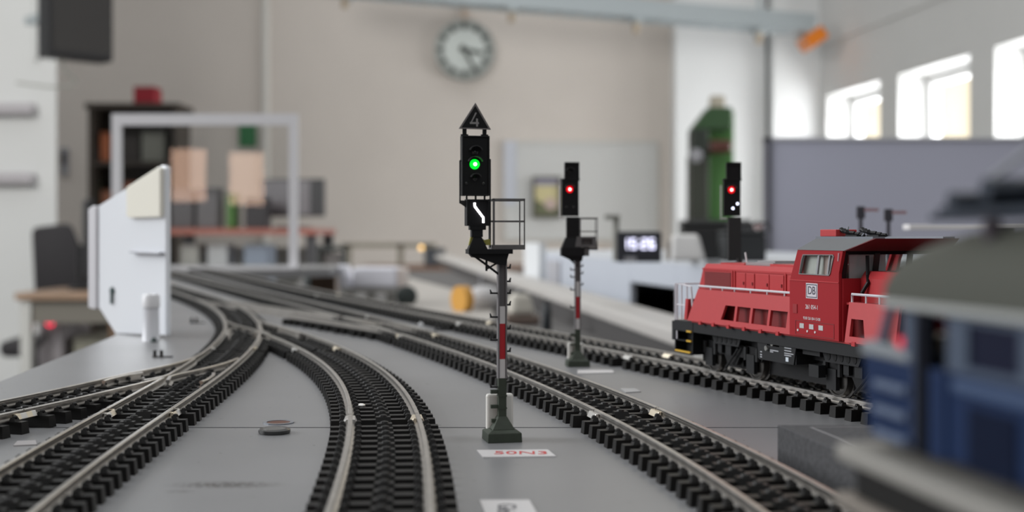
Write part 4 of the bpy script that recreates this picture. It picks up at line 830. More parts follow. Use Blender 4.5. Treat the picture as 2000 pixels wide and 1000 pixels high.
# steps at the front corner, buffers
lo('step_well', MB().box(4.0, 17.8, 11, 11.6, 5.6, 16.4).box(4.0, 4.6, 11, 15.6, 5.6, 16.4).box(17.2, 18, 11, 15.4, 5.6, 16.2).box(5, 17.4, 11, 15.6, 9.6, 10.0).box(5, 17.4, 11, 15.6, 13.0, 13.3).box(4.4, 17.8, 11, 15.8, 5.4, 6.0), loco_k)
for z in (6.0, 9.9, 13.2): lo('step_edge', MB().box(5.4 if z < 7 else 4.8, 16.8 if z < 7 else 8.2, 15.4, 16.0, z-0.25, z+0.35), yel)
for y in (9.5, -9.5): lo('buffer', MB().cyl((FX, y, 11.5), (FX+4.6, y, 11.5), 1.1, 12).lathe([(2.6, 4.4), (2.7, 5.0), (2.4, 5.6), (0.01, 5.9)], 18, (FX, y, 11.5), 'x'), loco_k, None, 0, True)
lo('coupling', MB().box(FX, FX+4, -1.6, 1.6, 6.8, 8.6).box(FX+3.5, FX+5, -3.4, 3.4, 6.5, 9.0), loco_k)
for y in (9.5, -9.5): lo('headlight', MB().lathe([(1.2, 0), (1.2, 0.8), (0.01, 1.0)], 14, (8.0, y*0.8, 25.5), 'x'), led_w)
# bogies and wheels
whm = mat('wheel_metal', (0.10, 0.095, 0.09), 0.35, 0.8)
def bogie(xc, xs, nm):
    m = MB(); hx = abs(xs[0]-xs[1])/2
    for y in (9.6, -10.4):
        m.prism([(xc-hx-7, 8.2), (xc-hx-5, 10.6), (xc+hx+5, 10.6), (xc+hx+7, 8.2), (xc+hx+5, 6.2), (xc+5, 6.6), (xc+3, 3.8), (xc-3, 3.8), (xc-5, 6.6), (xc-hx-5, 6.2)], y, y+0.8, 'y')
    m.box(xc-5, xc+5, -9, 9, 3.5, 9)
    b = lo(nm, m, loco_k)
    d = MB()
    for x in xs: d.box(x-2.4, x+2.4, 10.3, 11.6, 2.2, 8.2).cyl((x-3.6, 10.9, 6.2), (x-3.6, 10.9, 10.4), 0.9, 8).cyl((x+3.6, 10.9, 6.2), (x+3.6, 10.9, 10.4), 0.9, 8)
    d.box(xc-2, xc+1.6, 10.4, 11.9, 7.0, 10.4).tube([(xc-6, 11.4, 9.6), (xc-1, 11.6, 5.0), (xc+2, 11.6, 2.6)], 0.4, 6).box(xc+4.8, xc+7.4, 10.6, 11.6, 7.2, 10.2)
    obj('axle_boxes', d.scaled(K), loco_gk, b)
    for x in xs:
        for s in (1, -1):
            w = MB().lathe([(0.6, s*9.6), (3.6, s*9.6), (4.4, s*9.3), (4.7, s*9.7), (5.3, s*9.7), (5.35, s*7.6), (6.0, s*7.4), (6.0, s*6.9), (0.6, s*6.9)], 28, (x, 0, 5.35), 'y'); obj('wheel', w.scaled(K), whm, b, smooth=True)
bogie(-13.7, (0, -27.5), 'front_bogie'); bogie(-86.5, (-73, -100), 'rear_bogie')
# frame brackets with slots
def slots(x0, x1, nm):
    m = MB(); n = 5; w = (x1-x0)/n
    m.prism([(x0-2, 13.6), (x1+2, 13.6), (x1, 10.2), (x0, 10.2)], 12.4, 12.8, 'y'); b = lo(nm, m, loco_gk)
    for k in range(n):
        q = MB(); c = x0+w*(k+0.5); o = [(c+0.9*math.cos(a*PI/8), 12.0+1.2*math.sin(a*PI/8)) for a in range(16)]; q.prism(o, 12.8, 12.95, 'y'); obj('slot', q.scaled(K), loco_k, b)
slots(-22, -6, 'slotted_bracket'); slots(-88, -72, 'slotted_bracket')
# fuel tank with data panels
tank = lo('fuel_tank', MB().box(-59.5, -37.5, -14, 14.6, 8.2, 12.0).prism([(-38.8, 8.0), (-37.2, 15.6), (-43.6, 15.6), (-43.6, 12.6), (-50.6, 12.6), (-50.6, 14.6), (-60.2, 14.6), (-58.6, 8.0)], 14.6, 15.0, 'y'), loco_gk)
m = MB().box(-42.6, -39.2, 15.0, 15.06, 14.0, 14.7)
for z in (14.0, 13.3, 12.6, 11.8, 11.0, 10.4): m.box(-58.6+ (0 if z in (14.0, 11.0) else 1.2), -53.6, 15.0, 15.06, z, z+0.28)
for z in (11.2, 10.7): m.box(-50.2+(0 if z > 11 else 3), -45.4, 15.0, 15.06, z, z+0.3)
for z in (10.2, 9.3, 8.6): m.box(-40.6, -39.6, 15.0, 15.06, z, z+0.35)
obj('data_panel', m.scaled(K), mat('data_grey', (0.42, 0.43, 0.46), 0.5), tank); obj('filler_cap', MB().cyl((-44, 14.9, 11.8), (-44, 15.8, 11.8), 0.8, 12).cyl((-46.5, 13.8, 13.5), (-46.5, 15.2, 13.5), 0.9, 12).scaled(K), mat('cap_metal', (0.5, 0.5, 0.48), 0.3, 0.8), tank)
obj('warning_sign', MB().box(-55.9, -54.4, 15.0, 15.1, 8.7, 10.0).scaled(K), mat('pale_blue', (0.60, 0.66, 0.72), 0.5), tank)
lo('under_box', MB().box(-71, -66, 12, 14.5, 5.5, 9).box(-70, -61, 11, 13.4, 11.5, 13.4), loco_gk)
# lettering on the near cab side (text faces +y)
TF = Matrix(((-1, 0, 0, 0), (0, 0, 1, 0), (0, 1, 0, 0), (0, 0, 0, 1)))
def txt(body, size, x, z, m_, par, y=17.25, sxx=1.0, nm='lettering'):
    me = text_mesh(body, size*K, 0.00002, sx=sxx); me.transform(Matrix.Translation((x*K, y*K, z*K)) @ TF); me.materials.append(m_); return obj(nm, me, None, par)
logo = obj('logo', MB().box(-74.8, -68.8, 17.2, 17.28, 28.4, 32.8).scaled(K), mat('logo_white', (0.62, 0.58, 0.62), 0.5), cab, 0.0003)
lk = mat('logo_ink', (0.035, 0.03, 0.05), 0.5)
def rr(x0, x1, z0, z1): return [(x0, z0), (x1, z0), (x1, z1), (x0, z1)]
obj('logo_border', MB().ring(rr(-74.5, -69.1, 28.7, 32.5), rr(-74.25, -69.35, 28.93, 32.27), 17.28, 17.32).scaled(K), lk, logo)
txt('DB', 3.3, -71.8, 30.62, lk, logo, 17.33, 0.92, 'logo_letters')
txt('261 054-1', 1.75, -71.8, 25.9, led_w, cab, sxx=0.92); txt('92 80 1261 054-1 D-DB', 1.15, -71.8, 22.6, led_w, cab, sxx=0.78)
obj('access_panel', MB().ring(rr(-83, -63.2, 17.6, 21.8), rr(-82.8, -63.4, 17.8, 21.6), 17.2, 17.3).scaled(K), red_d, cab)
for x in (-66.6, -71.6, -76.4): obj('data_plate', MB().box(x-1.1, x+1.1, 17.2, 17.3, 19.6, 21.0).scaled(K), mat('plate_grey', (0.50, 0.50, 0.50), 0.4), cab)
for x in (-64.6, -69.6, -73.6): obj('rivet', MB().cyl((x, 17.1, 18.9), (x, 17.4, 18.9), 0.35, 8).scaled(K), led_w, cab)
obj('hatch', MB().box(-64.2, -62.0, 17.2, 17.4, 23.8, 26.4).scaled(K), mat('hatch_red', (0.30, 0.016, 0.02), 0.45), cab)
obj('cab_seam', MB().box(-85.2, -60, 17.2, 17.4, 33.3, 33.55).scaled(K), red_h, cab)
lo('mirror_arm', MB().tube([(-88.5, 12, 30.6), (-90, 11, 33.6), (-88.4, 10, 35.5), (-88.2, 10, 41)], 0.55, 6), loco_k)

# ================================================================== GREY PLATFORM BLOCK
ab = math.radians(8.2); ub = (-math.sin(ab), math.cos(ab)); nb = (math.cos(ab), math.sin(ab))
c0 = onz(1518, 905, 0); TOPZ = 0.0088
t = thing('platform_block', 'grey foam platform block with white line beside right track', 'platform', (c0.x, c0.y, 0))
stone = mat('platform_grey', (0.062, 0.062, 0.066), 0.9, 0, 0.3, 900, bump=0.5)
q = [(0, 0), (-ub[0]*0.30, -ub[1]*0.30), (-ub[0]*0.30+nb[0]*0.05, -ub[1]*0.30+nb[1]*0.05), (0.10, -0.05), (0.10, 0.0)]
obj('block', MB().prism(q, 0, TOPZ, 'z'), stone, t, 0.0003)
s0 = Vector((0.0066, -0.0035)); l_ = 0.0004
obj('edge_line', MB().prism([(s0.x, s0.y), (s0.x+0.09, s0.y), (s0.x+0.09, s0.y-l_), (s0.x, s0.y-l_)], TOPZ, TOPZ+0.0001, 'z').prism([(s0.x, s0.y), (s0.x-ub[0]*0.28, s0.y-ub[1]*0.28), (s0.x-ub[0]*0.28+l_, s0.y-ub[1]*0.28), (s0.x+l_, s0.y)], TOPZ, TOPZ+0.0001, 'z'), mat('line_white', (0.24, 0.235, 0.24), 0.7), t)

# ================================================================== BLUE LOCOMOTIVE ON A GIRDER BRIDGE (very close, out of focus)
V0 = 0.0607
def bl(s, v, z): return (nb[0]*v+ub[0]*s, nb[1]*v+ub[1]*s, z)
E_ = bl(0.1480, V0, 0)
t = thing('girder_bridge', 'pale beamed girder bridge carrying the blue locomotive', 'bridge', (E_[0], E_[1], 0), ab)
# local: x across (right), y along (away); bridge runs back towards the camera from y=0
cream = mat('girder_cream', (0.25, 0.24, 0.22), 0.6, spec=0.3); webm = mat('girder_dark', (0.012, 0.0115, 0.011), 0.7, spec=0.2)
obj('top_flange', MB().box(0, 0.034, -0.13, 0, 0.0252, 0.0275), cream, t, 0.0008)
obj('web', MB().box(0.0016, 0.0034, -0.13, -0.003, 0.0215, 0.0252).box(0.030, 0.032, -0.13, -0.003, 0.0215, 0.0252), webm, t)
obj('bottom_flange', MB().box(0.0, 0.005, -0.13, 0, 0.0200, 0.0215).box(0.029, 0.034, -0.13, 0, 0.0200, 0.0215), mat('girder_brown', (0.20, 0.175, 0.15), 0.6), t, 0.0005)
for y in (-0.030, -0.11): obj('pier', MB().box(0.046-0.012, 0.060, y-0.01, y+0.01, TOPZ, 0.0272).box(0.0, 0.046, y-0.004, y+0.004, 0.0180, 0.0200), webm, t)
obj('track_bed', MB().box(0.006, 0.028, -0.13, -0.001, 0.0275, 0.0282), dark_g, t)
for x in (0.0125, 0.0215): obj('rail', MB().box(x-0.0004, x+0.0004, -0.13, -0.001, 0.0282, 0.0297), rail_m, t)
# blue locomotive: local x across, y along (0 = far end), z absolute
O_ = bl(0.1445, V0+0.0028, 0)
t = thing('blue_locomotive', 'blurred blue electric locomotive with grey roof at right foreground', 'locomotive', (O_[0], O_[1], 0), ab)
blue = mat('loco_blue', (0.008, 0.021, 0.066), 0.55, spec=0.15); blue_d = mat('loco_blue_dark', (0.002, 0.006, 0.022), 0.6, spec=0.1); beige = mat('loco_pale_band', (0.20, 0.22, 0.24), 0.5); roofm = mat('loco_roof_olive', (0.060, 0.062, 0.050), 0.65, spec=0.3)
LN, WD, ZB, ZF, ZE = 0.104, 0.0184, 0.0290, 0.0384, 0.0448
# body: lower part and cab ends raked in above the belt line
m = MB().prism([(0, ZB), (0.0016, ZF), (-LN-0.0016, ZF), (-LN, ZB)], 0, WD, 'x')
obj('body', m.add([], []), blue, t, 0.0006)
# upper side walls with openings: far cab window, door, side windows
def side(x0, x1):
    m = MB(); zl, zh = ZF, ZE
    m.add([(x0, -0.0016, zl), (x0, -0.0034, zl), (x0, -0.0066, zh), (x0, -0.0054, zh), (x1, -0.0016, zl), (x1, -0.0034, zl), (x1, -0.0066, zh), (x1, -0.0054, zh)], [(0,1,2,3),(7,6,5,4),(0,4,5,1),(1,5,6,2),(2,6,7,3),(3,7,4,0)])
    m.box(x0, x1, -0.0133, -0.0095, zl, zh); m.box(x0, x1, -0.0240, -0.0197, zl, zh)
    m.box(x0, x1, -LN+0.005, -0.0338, zl, zh); m.box(x0, x1, -0.0240, -0.0338, zh-0.0012, zh); m.box(x0, x1, -LN+0.005, -0.0066, zh-0.0008, zh)
    m.box(x0, x1, -0.0338, -0.0240, zl, zl+0.0008)
    return m
up = obj('upper_body', side(0, 0.0008), mat('loco_blue_pale', (0.050, 0.070, 0.110), 0.5), t); obj('upper_body', side(WD-0.0008, WD), mat('loco_blue_pale', (0.13, 0.17, 0.24)), t)
obj('front_ledge', MB().prism([(0.0018, ZF-0.0002), (0.0018, ZF+0.0014), (-0.0022, ZF+0.0018), (-0.0110, ZF+0.0010), (-0.0110, ZF-0.0002)], -0.0002, WD+0.0002, 'x'), beige, t, 0.0004)
obj('front_window', MB().add([(0.001, -0.0018, ZF+0.001), (WD-0.001, -0.0018, ZF+0.001), (WD-0.001, -0.0054, ZE), (0.001, -0.0054, ZE)], [(0, 1, 2, 3)]), glass('loco_glass'), t)
obj('side_window', MB().box(0.0003, 0.0005, -0.0335, -0.0243, ZF+0.0008, ZE-0.0012), mat('dark_pane', (0.004, 0.006, 0.022), 0.5, spec=0.15), t)
obj('door_gap', MB().box(-0.0005, 0.0006, -0.0164, -0.0134, ZB, ZE-0.0004), mat('door_dark', (0.002, 0.003, 0.007), 0.7, spec=0.1), t)
obj('door', MB().box(-0.0004, 0.0006, -0.0200, -0.0162, ZB, ZF), blue, t, 0.0003)
obj('door_handrail', MB().cyl((-0.0006, -0.0138, ZB+0.001), (-0.0006, -0.0138, ZE-0.001), 0.0003, 8), mat('rail_dark', (0.03, 0.04, 0.07), 0.5), t)
obj('lower_panel', MB().box(-0.0003, 0.0002, -0.0336, -0.0244, ZB, ZF-0.0030), blue_d, t, 0.0008)
obj('belt_band', MB().box(-0.0006, 0.0006, -LN+0.002, -0.0215, ZF-0.0020, ZF-0.0006), mat('loco_blue_mid', (0.035, 0.065, 0.14), 0.4), t, 0.0004)
for z in (0.0352, 0.0323, 0.0296): obj('louvre', MB().box(-0.0007, 0.0004, -0.0110, -0.0028, z-0.0005, z+0.0005), mat('louvre_blue', (0.085, 0.115, 0.185), 0.45), t, 0.0003)
obj('cab_seats', MB().box(0.005, 0.014, -0.0190, -0.0150, ZF, ZF+0.0035).box(0.002, 0.0164, -0.0092, -0.0060, ZF, ZF+0.0028), mat('cab_tan', (0.50, 0.42, 0.32), 0.6), t)
obj('curtain', MB().box(0.0090, 0.0094, -0.0094, -0.0030, ZF, ZE-0.001).box(0.0120, 0.0124, -0.0198, -0.0132, ZF, ZE-0.001), mat('curtain_pale', (0.42, 0.38, 0.36), 0.7), t)
obj('tail_lamp', MB().ball((0.0004, -0.0082, ZF+0.0020), 0.0006, 12), emit('tail_red', (1.0, 0.02, 0.06), 0.55), t)
# roof, rising from the rounded far end
vs = []; fs = []; secs = [(-0.0004, 0.0040), (-0.0018, 0.0059), (-0.0055, 0.0072), (-0.012, 0.0083), (-0.019, 0.0090), (-0.030, 0.0094), (-0.06, 0.0095), (-LN+0.004, 0.0088)]; n = 13
for (y, h) in secs:
    for k in range(n):
        a = PI*k/(n-1); vs.append((WD/2-math.cos(a)*(WD/2+0.0004), y-0.0056*(1-math.sin(a))*max(0, 1+y/0.03), ZE-0.0002+h*math.sin(a)**0.8))
for i in range(len(secs)-1):
    for k in range(n-1): fs.append((i*n+k, i*n+k+1, (i+1)*n+k+1, (i+1)*n+k))
fs += [tuple(range(n)), tuple((len(secs)-1)*n+k for k in range(n-1, -1, -1))] + [((i+1)*n, i*n, i*n+n-1, (i+1)*n+n-1) for i in range(len(secs)-1)]
obj('roof', MB().add(vs, fs), roofm, t, smooth=True)
obj('gutter', MB().box(-0.0007, 0.0002, -LN+0.004, -0.0050, ZE-0.0005, ZE+0.0004).box(WD-0.0002, WD+0.0007, -LN+0.004, -0.0050, ZE-0.0005, ZE+0.0004), mat('gutter_grey', (0.33, 0.34, 0.33), 0.5), t, 0.0002)
obj('roof_vent', MB().lathe([(0.0007, 0), (0.0006, 0.0012), (0.0002, 0.0014)], 10, (WD*0.4, -0.020, ZE+0.0060)), roofm, t)
obj('underframe', MB().box(0.002, WD-0.002, -LN+0.002, -0.002, 0.0310-0.0010, ZB+0.002), webm, t)
for y in (-0.016, -0.030, -0.075, -0.089):
    for x in (0.0052, 0.0132): obj('wheel', MB().lathe([(0.0026, -0.0005), (0.0030, 0), (0.0030, 0.0006)], 18, (x, y, 0.0327), 'x'), whm, t)
# pantograph on insulators
pm = mat('pantograph_blue_black', (0.018, 0.026, 0.042), 0.35); zr = 0.0545
pg = obj('pantograph', MB().box(0.0072, 0.0112, -0.052, -0.0012, zr-0.0003, zr+0.0004).box(0.002, 0.0164, -0.0150, -0.0138, zr, zr+0.0010).box(0.002, 0.0164, -0.046, -0.0448, zr, zr+0.0010)
   .box(0.002, 0.0032, -0.046, -0.0138, zr, zr+0.0008).box(0.0152, 0.0164, -0.046, -0.0138, zr, zr+0.0008)
   .tube([(0.0092, -0.0125, zr+0.0008), (0.0085, -0.020, zr+0.0028), (0.008, -0.034, zr+0.0044)], [0.0006, 0.0012, 0.0009], 8).tube([(0.002, -0.0165, zr+0.0016), (0.0164, -0.0165, zr+0.0016)], 0.0010, 8).tube([(0.003, -0.022, zr+0.0026), (0.0155, -0.022, zr+0.0026)], 0.0013, 8)
   .ball((0.006, -0.0185, zr+0.0027), 0.0011, 8).ball((0.0125, -0.0205, zr+0.0034), 0.0012, 8).ball((0.009, -0.027, zr+0.0026), 0.0020, 8), pm, t)
obj('upper_arm', MB().tube([(0.006, -0.0165, zr+0.0036), (0.009, -0.044, zr+0.0150)], 0.00035, 6).tube([(0.0125, -0.0165, zr+0.0036), (0.0105, -0.044, zr+0.0150)], 0.00035, 6), mat('arm_grey', (0.30, 0.31, 0.33), 0.4), pg)
for x in (0.0035, 0.0150):
    for y in (-0.0225, -0.044): obj('insulator', MB().lathe([(0.0007, -0.004), (0.0011, -0.001), (0.0007, -0.0006), (0.0010, 0.0002), (0.0006, 0.0004)], 10, (x, y, zr)), mat('insulator_brown', (0.06, 0.05, 0.06), 0.3), pg)

# ================================================================== WHITE PANEL AT LEFT, DISPLAY CASE
PYL = F*HC/(655-YH)
def w2(px, py): q = at(px, py, PYL); return (q.x, q.z)
o0 = at(257, 655, PYL)
t = thing('acrylic_board', 'glossy white plastic panel with slanted top beside the curve', 'panel', (o0.x, PYL, 0), math.radians(-42))
ua_ = (math.cos(math.radians(-42)), math.sin(math.radians(-42)))
def L2(px, py):      # point of the turned sheet seen at a pixel
    k = (px-1000)/F; q = (k*o0.y-o0.x)/(ua_[0]-k*ua_[1]); d = o0.y+q*ua_[1]; return (q, max(HC-(py-YH)/F*d, 0.0))
gw = mat('glossy_white', (0.93, 0.955, 1.0), 0.10, 0, 0, 1, 0.5, 0, 0.8)
obj('sheet', MB().prism([L2(225, 657), L2(192, 600), L2(192, 402), L2(262, 358), L2(316, 322), L2(324, 326), L2(324, 655)], 0.0, 0.003, 'y'), gw, t, 0.0006)
obj('side_strip', MB().prism([L2(175, 600), L2(175, 408), L2(184, 402), L2(191, 402), L2(191, 602), L2(184, 604)], -0.001, 0.004, 'y'), mat('strip_grey_white', (0.62, 0.61, 0.64), 0.4), t, 0.0006)
obj('reflection_patch', MB().prism([L2(254, 422), L2(254, 366), L2(316, 326), L2(321, 328), L2(321, 424), L2(260, 426)], -0.0025, 0.0, 'y'), mat('reflection_cream', (0.93, 0.90, 0.80), 0.12), t, 0.0008)  # cream window reflection painted on as a thin raised plate
obj('ledge', MB().prism([L2(262, 494), L2(262, 490), L2(321, 492), L2(321, 497)], -0.003, 0.0, 'y'), mat('ledge_grey', (0.42, 0.43, 0.47), 0.4), t, 0.0003)
obj('keyhole', MB().lathe([(0.0022, 0.0), (0.0018, -0.0008), (0.0008, -0.0008)], 14, (L2(220, 568)[0], 0, L2(220, 568)[1]), 'y').box(L2(218, 0)[0], L2(222, 0)[0], -0.001, -0.0005, L2(0, 578)[1], L2(0, 560)[1]), mat('keyhole_teal', (0.03, 0.06, 0.06), 0.4), t)
p = onz(295, 652, 0)
t = thing('white_knob_post', 'small white knob on clear stem in front of white panel', 'knob', (at(295, 655, PYL-0.034).x, PYL-0.034, 0))
obj('stem', MB().lathe([(0.0045, 0), (0.0042, 0.0005), (0.0038, 0.016)], 20), mat('stem_white', (0.74, 0.75, 0.79), 0.2), t, smooth=True); obj('cap', MB().lathe([(0.0036, 0.016), (0.0043, 0.0165), (0.0043, 0.0215), (0.0036, 0.0228), (0.0002, 0.023)], 20), white_p, t, smooth=True)
obj('screw', MB().lathe([(0.0016, 0), (0.0016, 0.001), (0.0006, 0.0022)], 12, (0.003, -0.006, 0)), mat('dark_teal', (0.02, 0.04, 0.04), 0.4), t)
# clear screen
CYY = 1.90; a = at(218, 222, CYY); b = at(581, 527, CYY)
t = thing('clear_screen', 'white framed clear acrylic screen at the far board end', 'screen', ((a.x+b.x)/2, CYY, 0)); w = (b.x-a.x)/2; h = a.z
fr = mat('frame_white', (0.70, 0.69, 0.71), 0.45); dp = 0.17; q = 0.0065
obj('front_frame', MB().ring([(-w, 0), (w, 0), (w, h), (-w, h)], [(-w+2*q, 0.003), (w-2*q, 0.003), (w-2*q, h-2.6*q), (-w+2*q, h-2.6*q)], 0, 0.010), fr, t)
for sx_ in (-w, w-0.02): obj('foot', MB().box(sx_, sx_+0.02, -0.02, 0.04, 0, 0.003), fr, t)
cg = glass('case_glass', (0.94, 0.945, 0.945), 1.5)
obj('front_pane', MB().box(-w+2*q, w-2*q, 0.004, 0.006, 0.003, h-2.6*q), cg, t)

# ================================================================== LOWER TABLE BEHIND THE LAYOUT WITH ITS CLUTTER
LZ = -0.06
t = thing('lower_table', 'dark grey lower table behind the outer track', 'table', (0.2, 2.2, FZ))
obj('tabletop', MB().prism([(-0.42, -1.42), (0.9, -1.42), (0.9, -0.05), (0.22, -0.05), (0.22, 1.6), (-0.8, 1.6)], LZ-FZ-0.03, LZ-FZ, 'z'), mat('table_grey', (0.095, 0.09, 0.088), 0.65, 0, 0.06, 6), t)
for (x, y) in ((-0.7, 1.5), (0.17, 1.5), (0.85, -1.3), (0.05, -0.6)): obj('leg', MB().box(x-0.02, x+0.02, y-0.02, y+0.02, 0, LZ-FZ-0.03), dark_g, t)
def lz(px, py): return onz(px, py, LZ)
q4 = [lz(*c) for c in ((770, 618), (960, 632), (965, 590), (800, 545))]; c4 = sum(q4, Vector())/4
tag(obj('drawing_board', MB().prism([((v-c4).x, (v-c4).y) for v in q4], 0, 0.003, 'z'), mat('board_beige', (0.40, 0.375, 0.345), 0.6), loc=(c4.x, c4.y, LZ)), 'flat pale beige board lying on the lower table', 'board')
# long pale beam along the edge of the lower module
A0, A1 = onz(1318, 668, -0.04), onz(832, 496, -0.04)
dv = (A1-A0); dv.z = 0; LB = min(dv.length, 3.6); dv.normalize()
t = thing('module_edge_strip', 'long pale grey edge strip lying diagonally on the lower table', 'edge strip', (A0.x, A0.y, LZ), math.atan2(dv.y, dv.x))
obj('cover', MB().box(-0.05, LB, -0.035, 0.012, 0.020, 0.034), mat('beam_grey', (0.46, 0.44, 0.42), 0.5), t, 0.003); obj('kerb', MB().box(-0.05, LB, -0.03, 0.008, 0, 0.020), mat('kerb_dark', (0.055, 0.052, 0.052), 0.6), t)
# blue-white control cabinet to the right of the beam
c1, c2 = lz(1345, 650), lz(1030, 575); cd = c2-c1; cl = cd.length; ca = math.atan2(cd.y, cd.x)
t = thing('control_cabinet', 'long bluish white cabinet with dark opening on lower table', 'cabinet', (c1.x+0.02, c1.y, LZ), ca)
bw = mat('bluish_white', (0.47, 0.50, 0.56), 0.5)
# local x runs away along the front, +y is left (front); cabinet body on -y side
o1 = (0.02, cl); ox0, ox1 = 0.12*cl, 0.34*cl
obj('front_panel', MB().box(-0.15, ox0, -0.01, 0, 0, 0.075).box(ox1, cl, -0.01, 0, 0, 0.075).box(ox0, ox1, -0.01, 0, 0.045, 0.075), bw, t, 0.002)
obj('top_panel', MB().box(-0.15, cl, -0.33, 0.0, 0.075, 0.082), mat('cabinet_top', (0.55, 0.57, 0.60), 0.5), t); obj('rear_panel', MB().box(-0.15, cl, -0.33, -0.32, 0, 0.075), bw, t)
obj('inner_wall', MB().box(ox0, ox1, -0.10, -0.09, 0, 0.045), black_p, t); obj('inner_block', MB().box(ox0+0.03, ox0+0.06, -0.05, -0.02, 0, 0.04), mat('brown_block', (0.30, 0.18, 0.11), 0.6), t)
obj('side_panel', MB().box(cl-0.01, cl, -0.32, -0.01, 0, 0.075), bw, t); obj('grey_panel', MB().box(cl*0.80, cl*0.9, 0.0, 0.004, 0.012, 0.065), mat('cabinet_grey', (0.38, 0.38, 0.41), 0.5), t); obj('end_panel', MB().box(cl*0.93, cl*1.08, 0.0, 0.012, 0.0, 0.095), mat('panel_white', (0.66, 0.68, 0.70), 0.5), t)  # includes a darker grey plate set on the cabinet front
CT = LZ+0.082
# digital display
Yd = F*(HC-CT)/(512-YH); pd = at(1250, 512, Yd)
t = thing('digital_clock', 'black digital clock with white glowing digits on the cabinet', 'digital clock', (pd.x, Yd, CT), math.radians(-4)); kd = Yd/F
obj('housing', MB().box(-46*kd, 42*kd, 0, 0.03, 0, 60*kd), mat('clock_housing', (0.02, 0.022, 0.03), 0.5), t, 0.002)
obj('foot', MB().box(-30*kd, -8*kd, -0.012, 0.0, 0, 10*kd), grey_p, t)
SEG = {'0': 'abcdef', '1': 'bc', '2': 'abged', '3': 'abgcd', '4': 'fgbc', '5': 'afgcd', '6': 'afgedc', '7': 'abc', '8': 'abcdefg', '9': 'abcfgd'}
m = MB(); dw, dh, th = 10*kd, 20*kd, 2.6*kd
def digit(ch, x, z):
    for s in SEG[ch]:
        if s == 'a': m.box(x, x+dw, -0.0012, 0, z+dh-th, z+dh)
        if s == 'g': m.box(x, x+dw, -0.0012, 0, z+dh/2-th/2, z+dh/2+th/2)
        if s == 'd': m.box(x, x+dw, -0.0012, 0, z, z+th)
        if s == 'f': m.box(x, x+th, -0.0012, 0, z+dh/2, z+dh)
        if s == 'b': m.box(x+dw-th, x+dw, -0.0012, 0, z+dh/2, z+dh)
        if s == 'e': m.box(x, x+th, -0.0012, 0, z, z+dh/2)
        if s == 'c': m.box(x+dw-th, x+dw, -0.0012, 0, z, z+dh/2)
for ch, x in zip('1526', (-33, -18, 3, 18)): digit(ch, x*kd, 26*kd)
m.box(-3*kd, 0, -0.0012, 0, 30*kd, 33*kd).box(-3*kd, 0, -0.0012, 0, 39*kd, 42*kd)
obj('digits', m, emit('digit_white', (0.78, 0.78, 1.0), 2.2), t)
p = at(1203, 512, Yd+0.05)
tag(obj('lamp_post', MB().tube([(0, 0, 0), (0, 0, 88*kd)], 0.0035, 8).box(-0.012, 0.004, -0.006, 0.006, 84*kd, 94*kd), mat('post_grey', (0.28, 0.28, 0.25), 0.6), loc=(p.x, p.y, CT)), 'grey model lamp post left of the digital clock', 'lamp post')
p = at(1342, 535, 1.42)
t = thing('white_cover', 'white plastic cover with slanted sides left of the dark boxes', 'cover', (p.x, 1.42, CT), math.radians(-6)); kc = 1.42/F
obj('shell', MB().frustum((-32*kc, 36*kc, -0.02, 0.03), (-30*kc, 22*kc, -0.01, 0.02), 0, 52*kc), mat('shell_white', (0.66, 0.65, 0.64), 0.45), t, 0.004); obj('flap', MB().box(-42*kc, -33*kc, -0.01, 0.02, 0, 40*kc), mat('flap_beige', (0.42, 0.38, 0.34), 0.5), t, 0.002)
for (px0, px1, py0, Yq, dd, col, lb) in ((1332, 1420, 432, 1.47, 0.03, (0.018, 0.018, 0.018), 'large black box left of third signal, behind red locomotive'), (1418, 1497, 450, 1.37, 0.06, (0.022, 0.024, 0.026), 'black box between third signal and lavender partition')):
    a, b = at(px0, py0, Yq), at(px1, py0, Yq); tt = boxy('equipment_box', lb, 'box', a.x, b.x, Yq, Yq+dd, CT, a.z, col, 0.003)
p = at(1462, 452, 1.39); t = thing('cable_bundle', 'tangle of dark cables with pale tips above black box', 'cables', (p.x, 1.39, at(1415, 450, 1.37).z))
m = MB()
for k in range(5): m.tube([(-0.022+0.009*k, 0, 0.0), (-0.024+0.009*k, 0.004*k-0.006, 0.006), (-0.016+0.009*k, 0.006, 0.009), (-0.010+0.009*k, 0.008, 0.0)], 0.0022, 6)
obj('cables', m, dark_g, t); obj('plug', MB().box(0.006, 0.014, -0.008, 0.0, 0.001, 0.006), mat('pale_pink', (0.50, 0.36, 0.36), 0.5), t, 0.001)
# white model wagon and odds and ends left of the beam
pw_ = lz(722, 598); kw = pw_.y/F
t = thing('white_wagon', 'white boxy model vehicle on pale legs behind outer track', 'model vehicle', (pw_.x, pw_.y, LZ), math.radians(-8))
X = lambda px: (px-722)*kw
obj('tank_body', MB().box(X(686), X(776), 0, 0.05, 36*kw, 76*kw), mat('wagon_white', (0.74, 0.74, 0.80), 0.45), t, 0.004); obj('end_wall', MB().box(X(776), X(787), 0.002, 0.048, 34*kw, 74*kw), mat('wagon_cream', (0.66, 0.58, 0.54), 0.5), t, 0.003)
obj('cab_upright', MB().prism([(X(654), 80*kw), (X(670), 80*kw), (X(682), 30*kw), (X(660), 30*kw)], 0.005, 0.04, 'y'), mat('wagon_white', (0.74, 0.74, 0.80)), t, 0.003)
obj('chassis', MB().box(X(662), X(780), 0.004, 0.046, 26*kw, 36*kw), mat('chassis_grey', (0.42, 0.41, 0.39), 0.5), t)
for px in (674, 716, 756, 782): obj('leg', MB().prism([(X(px-8), 0), (X(px+6), 0), (X(px+8), 28*kw), (X(px-4), 28*kw)], 0.01, 0.04, 'y'), mat('leg_grey', (0.46, 0.45, 0.42), 0.5), t, 0.002)
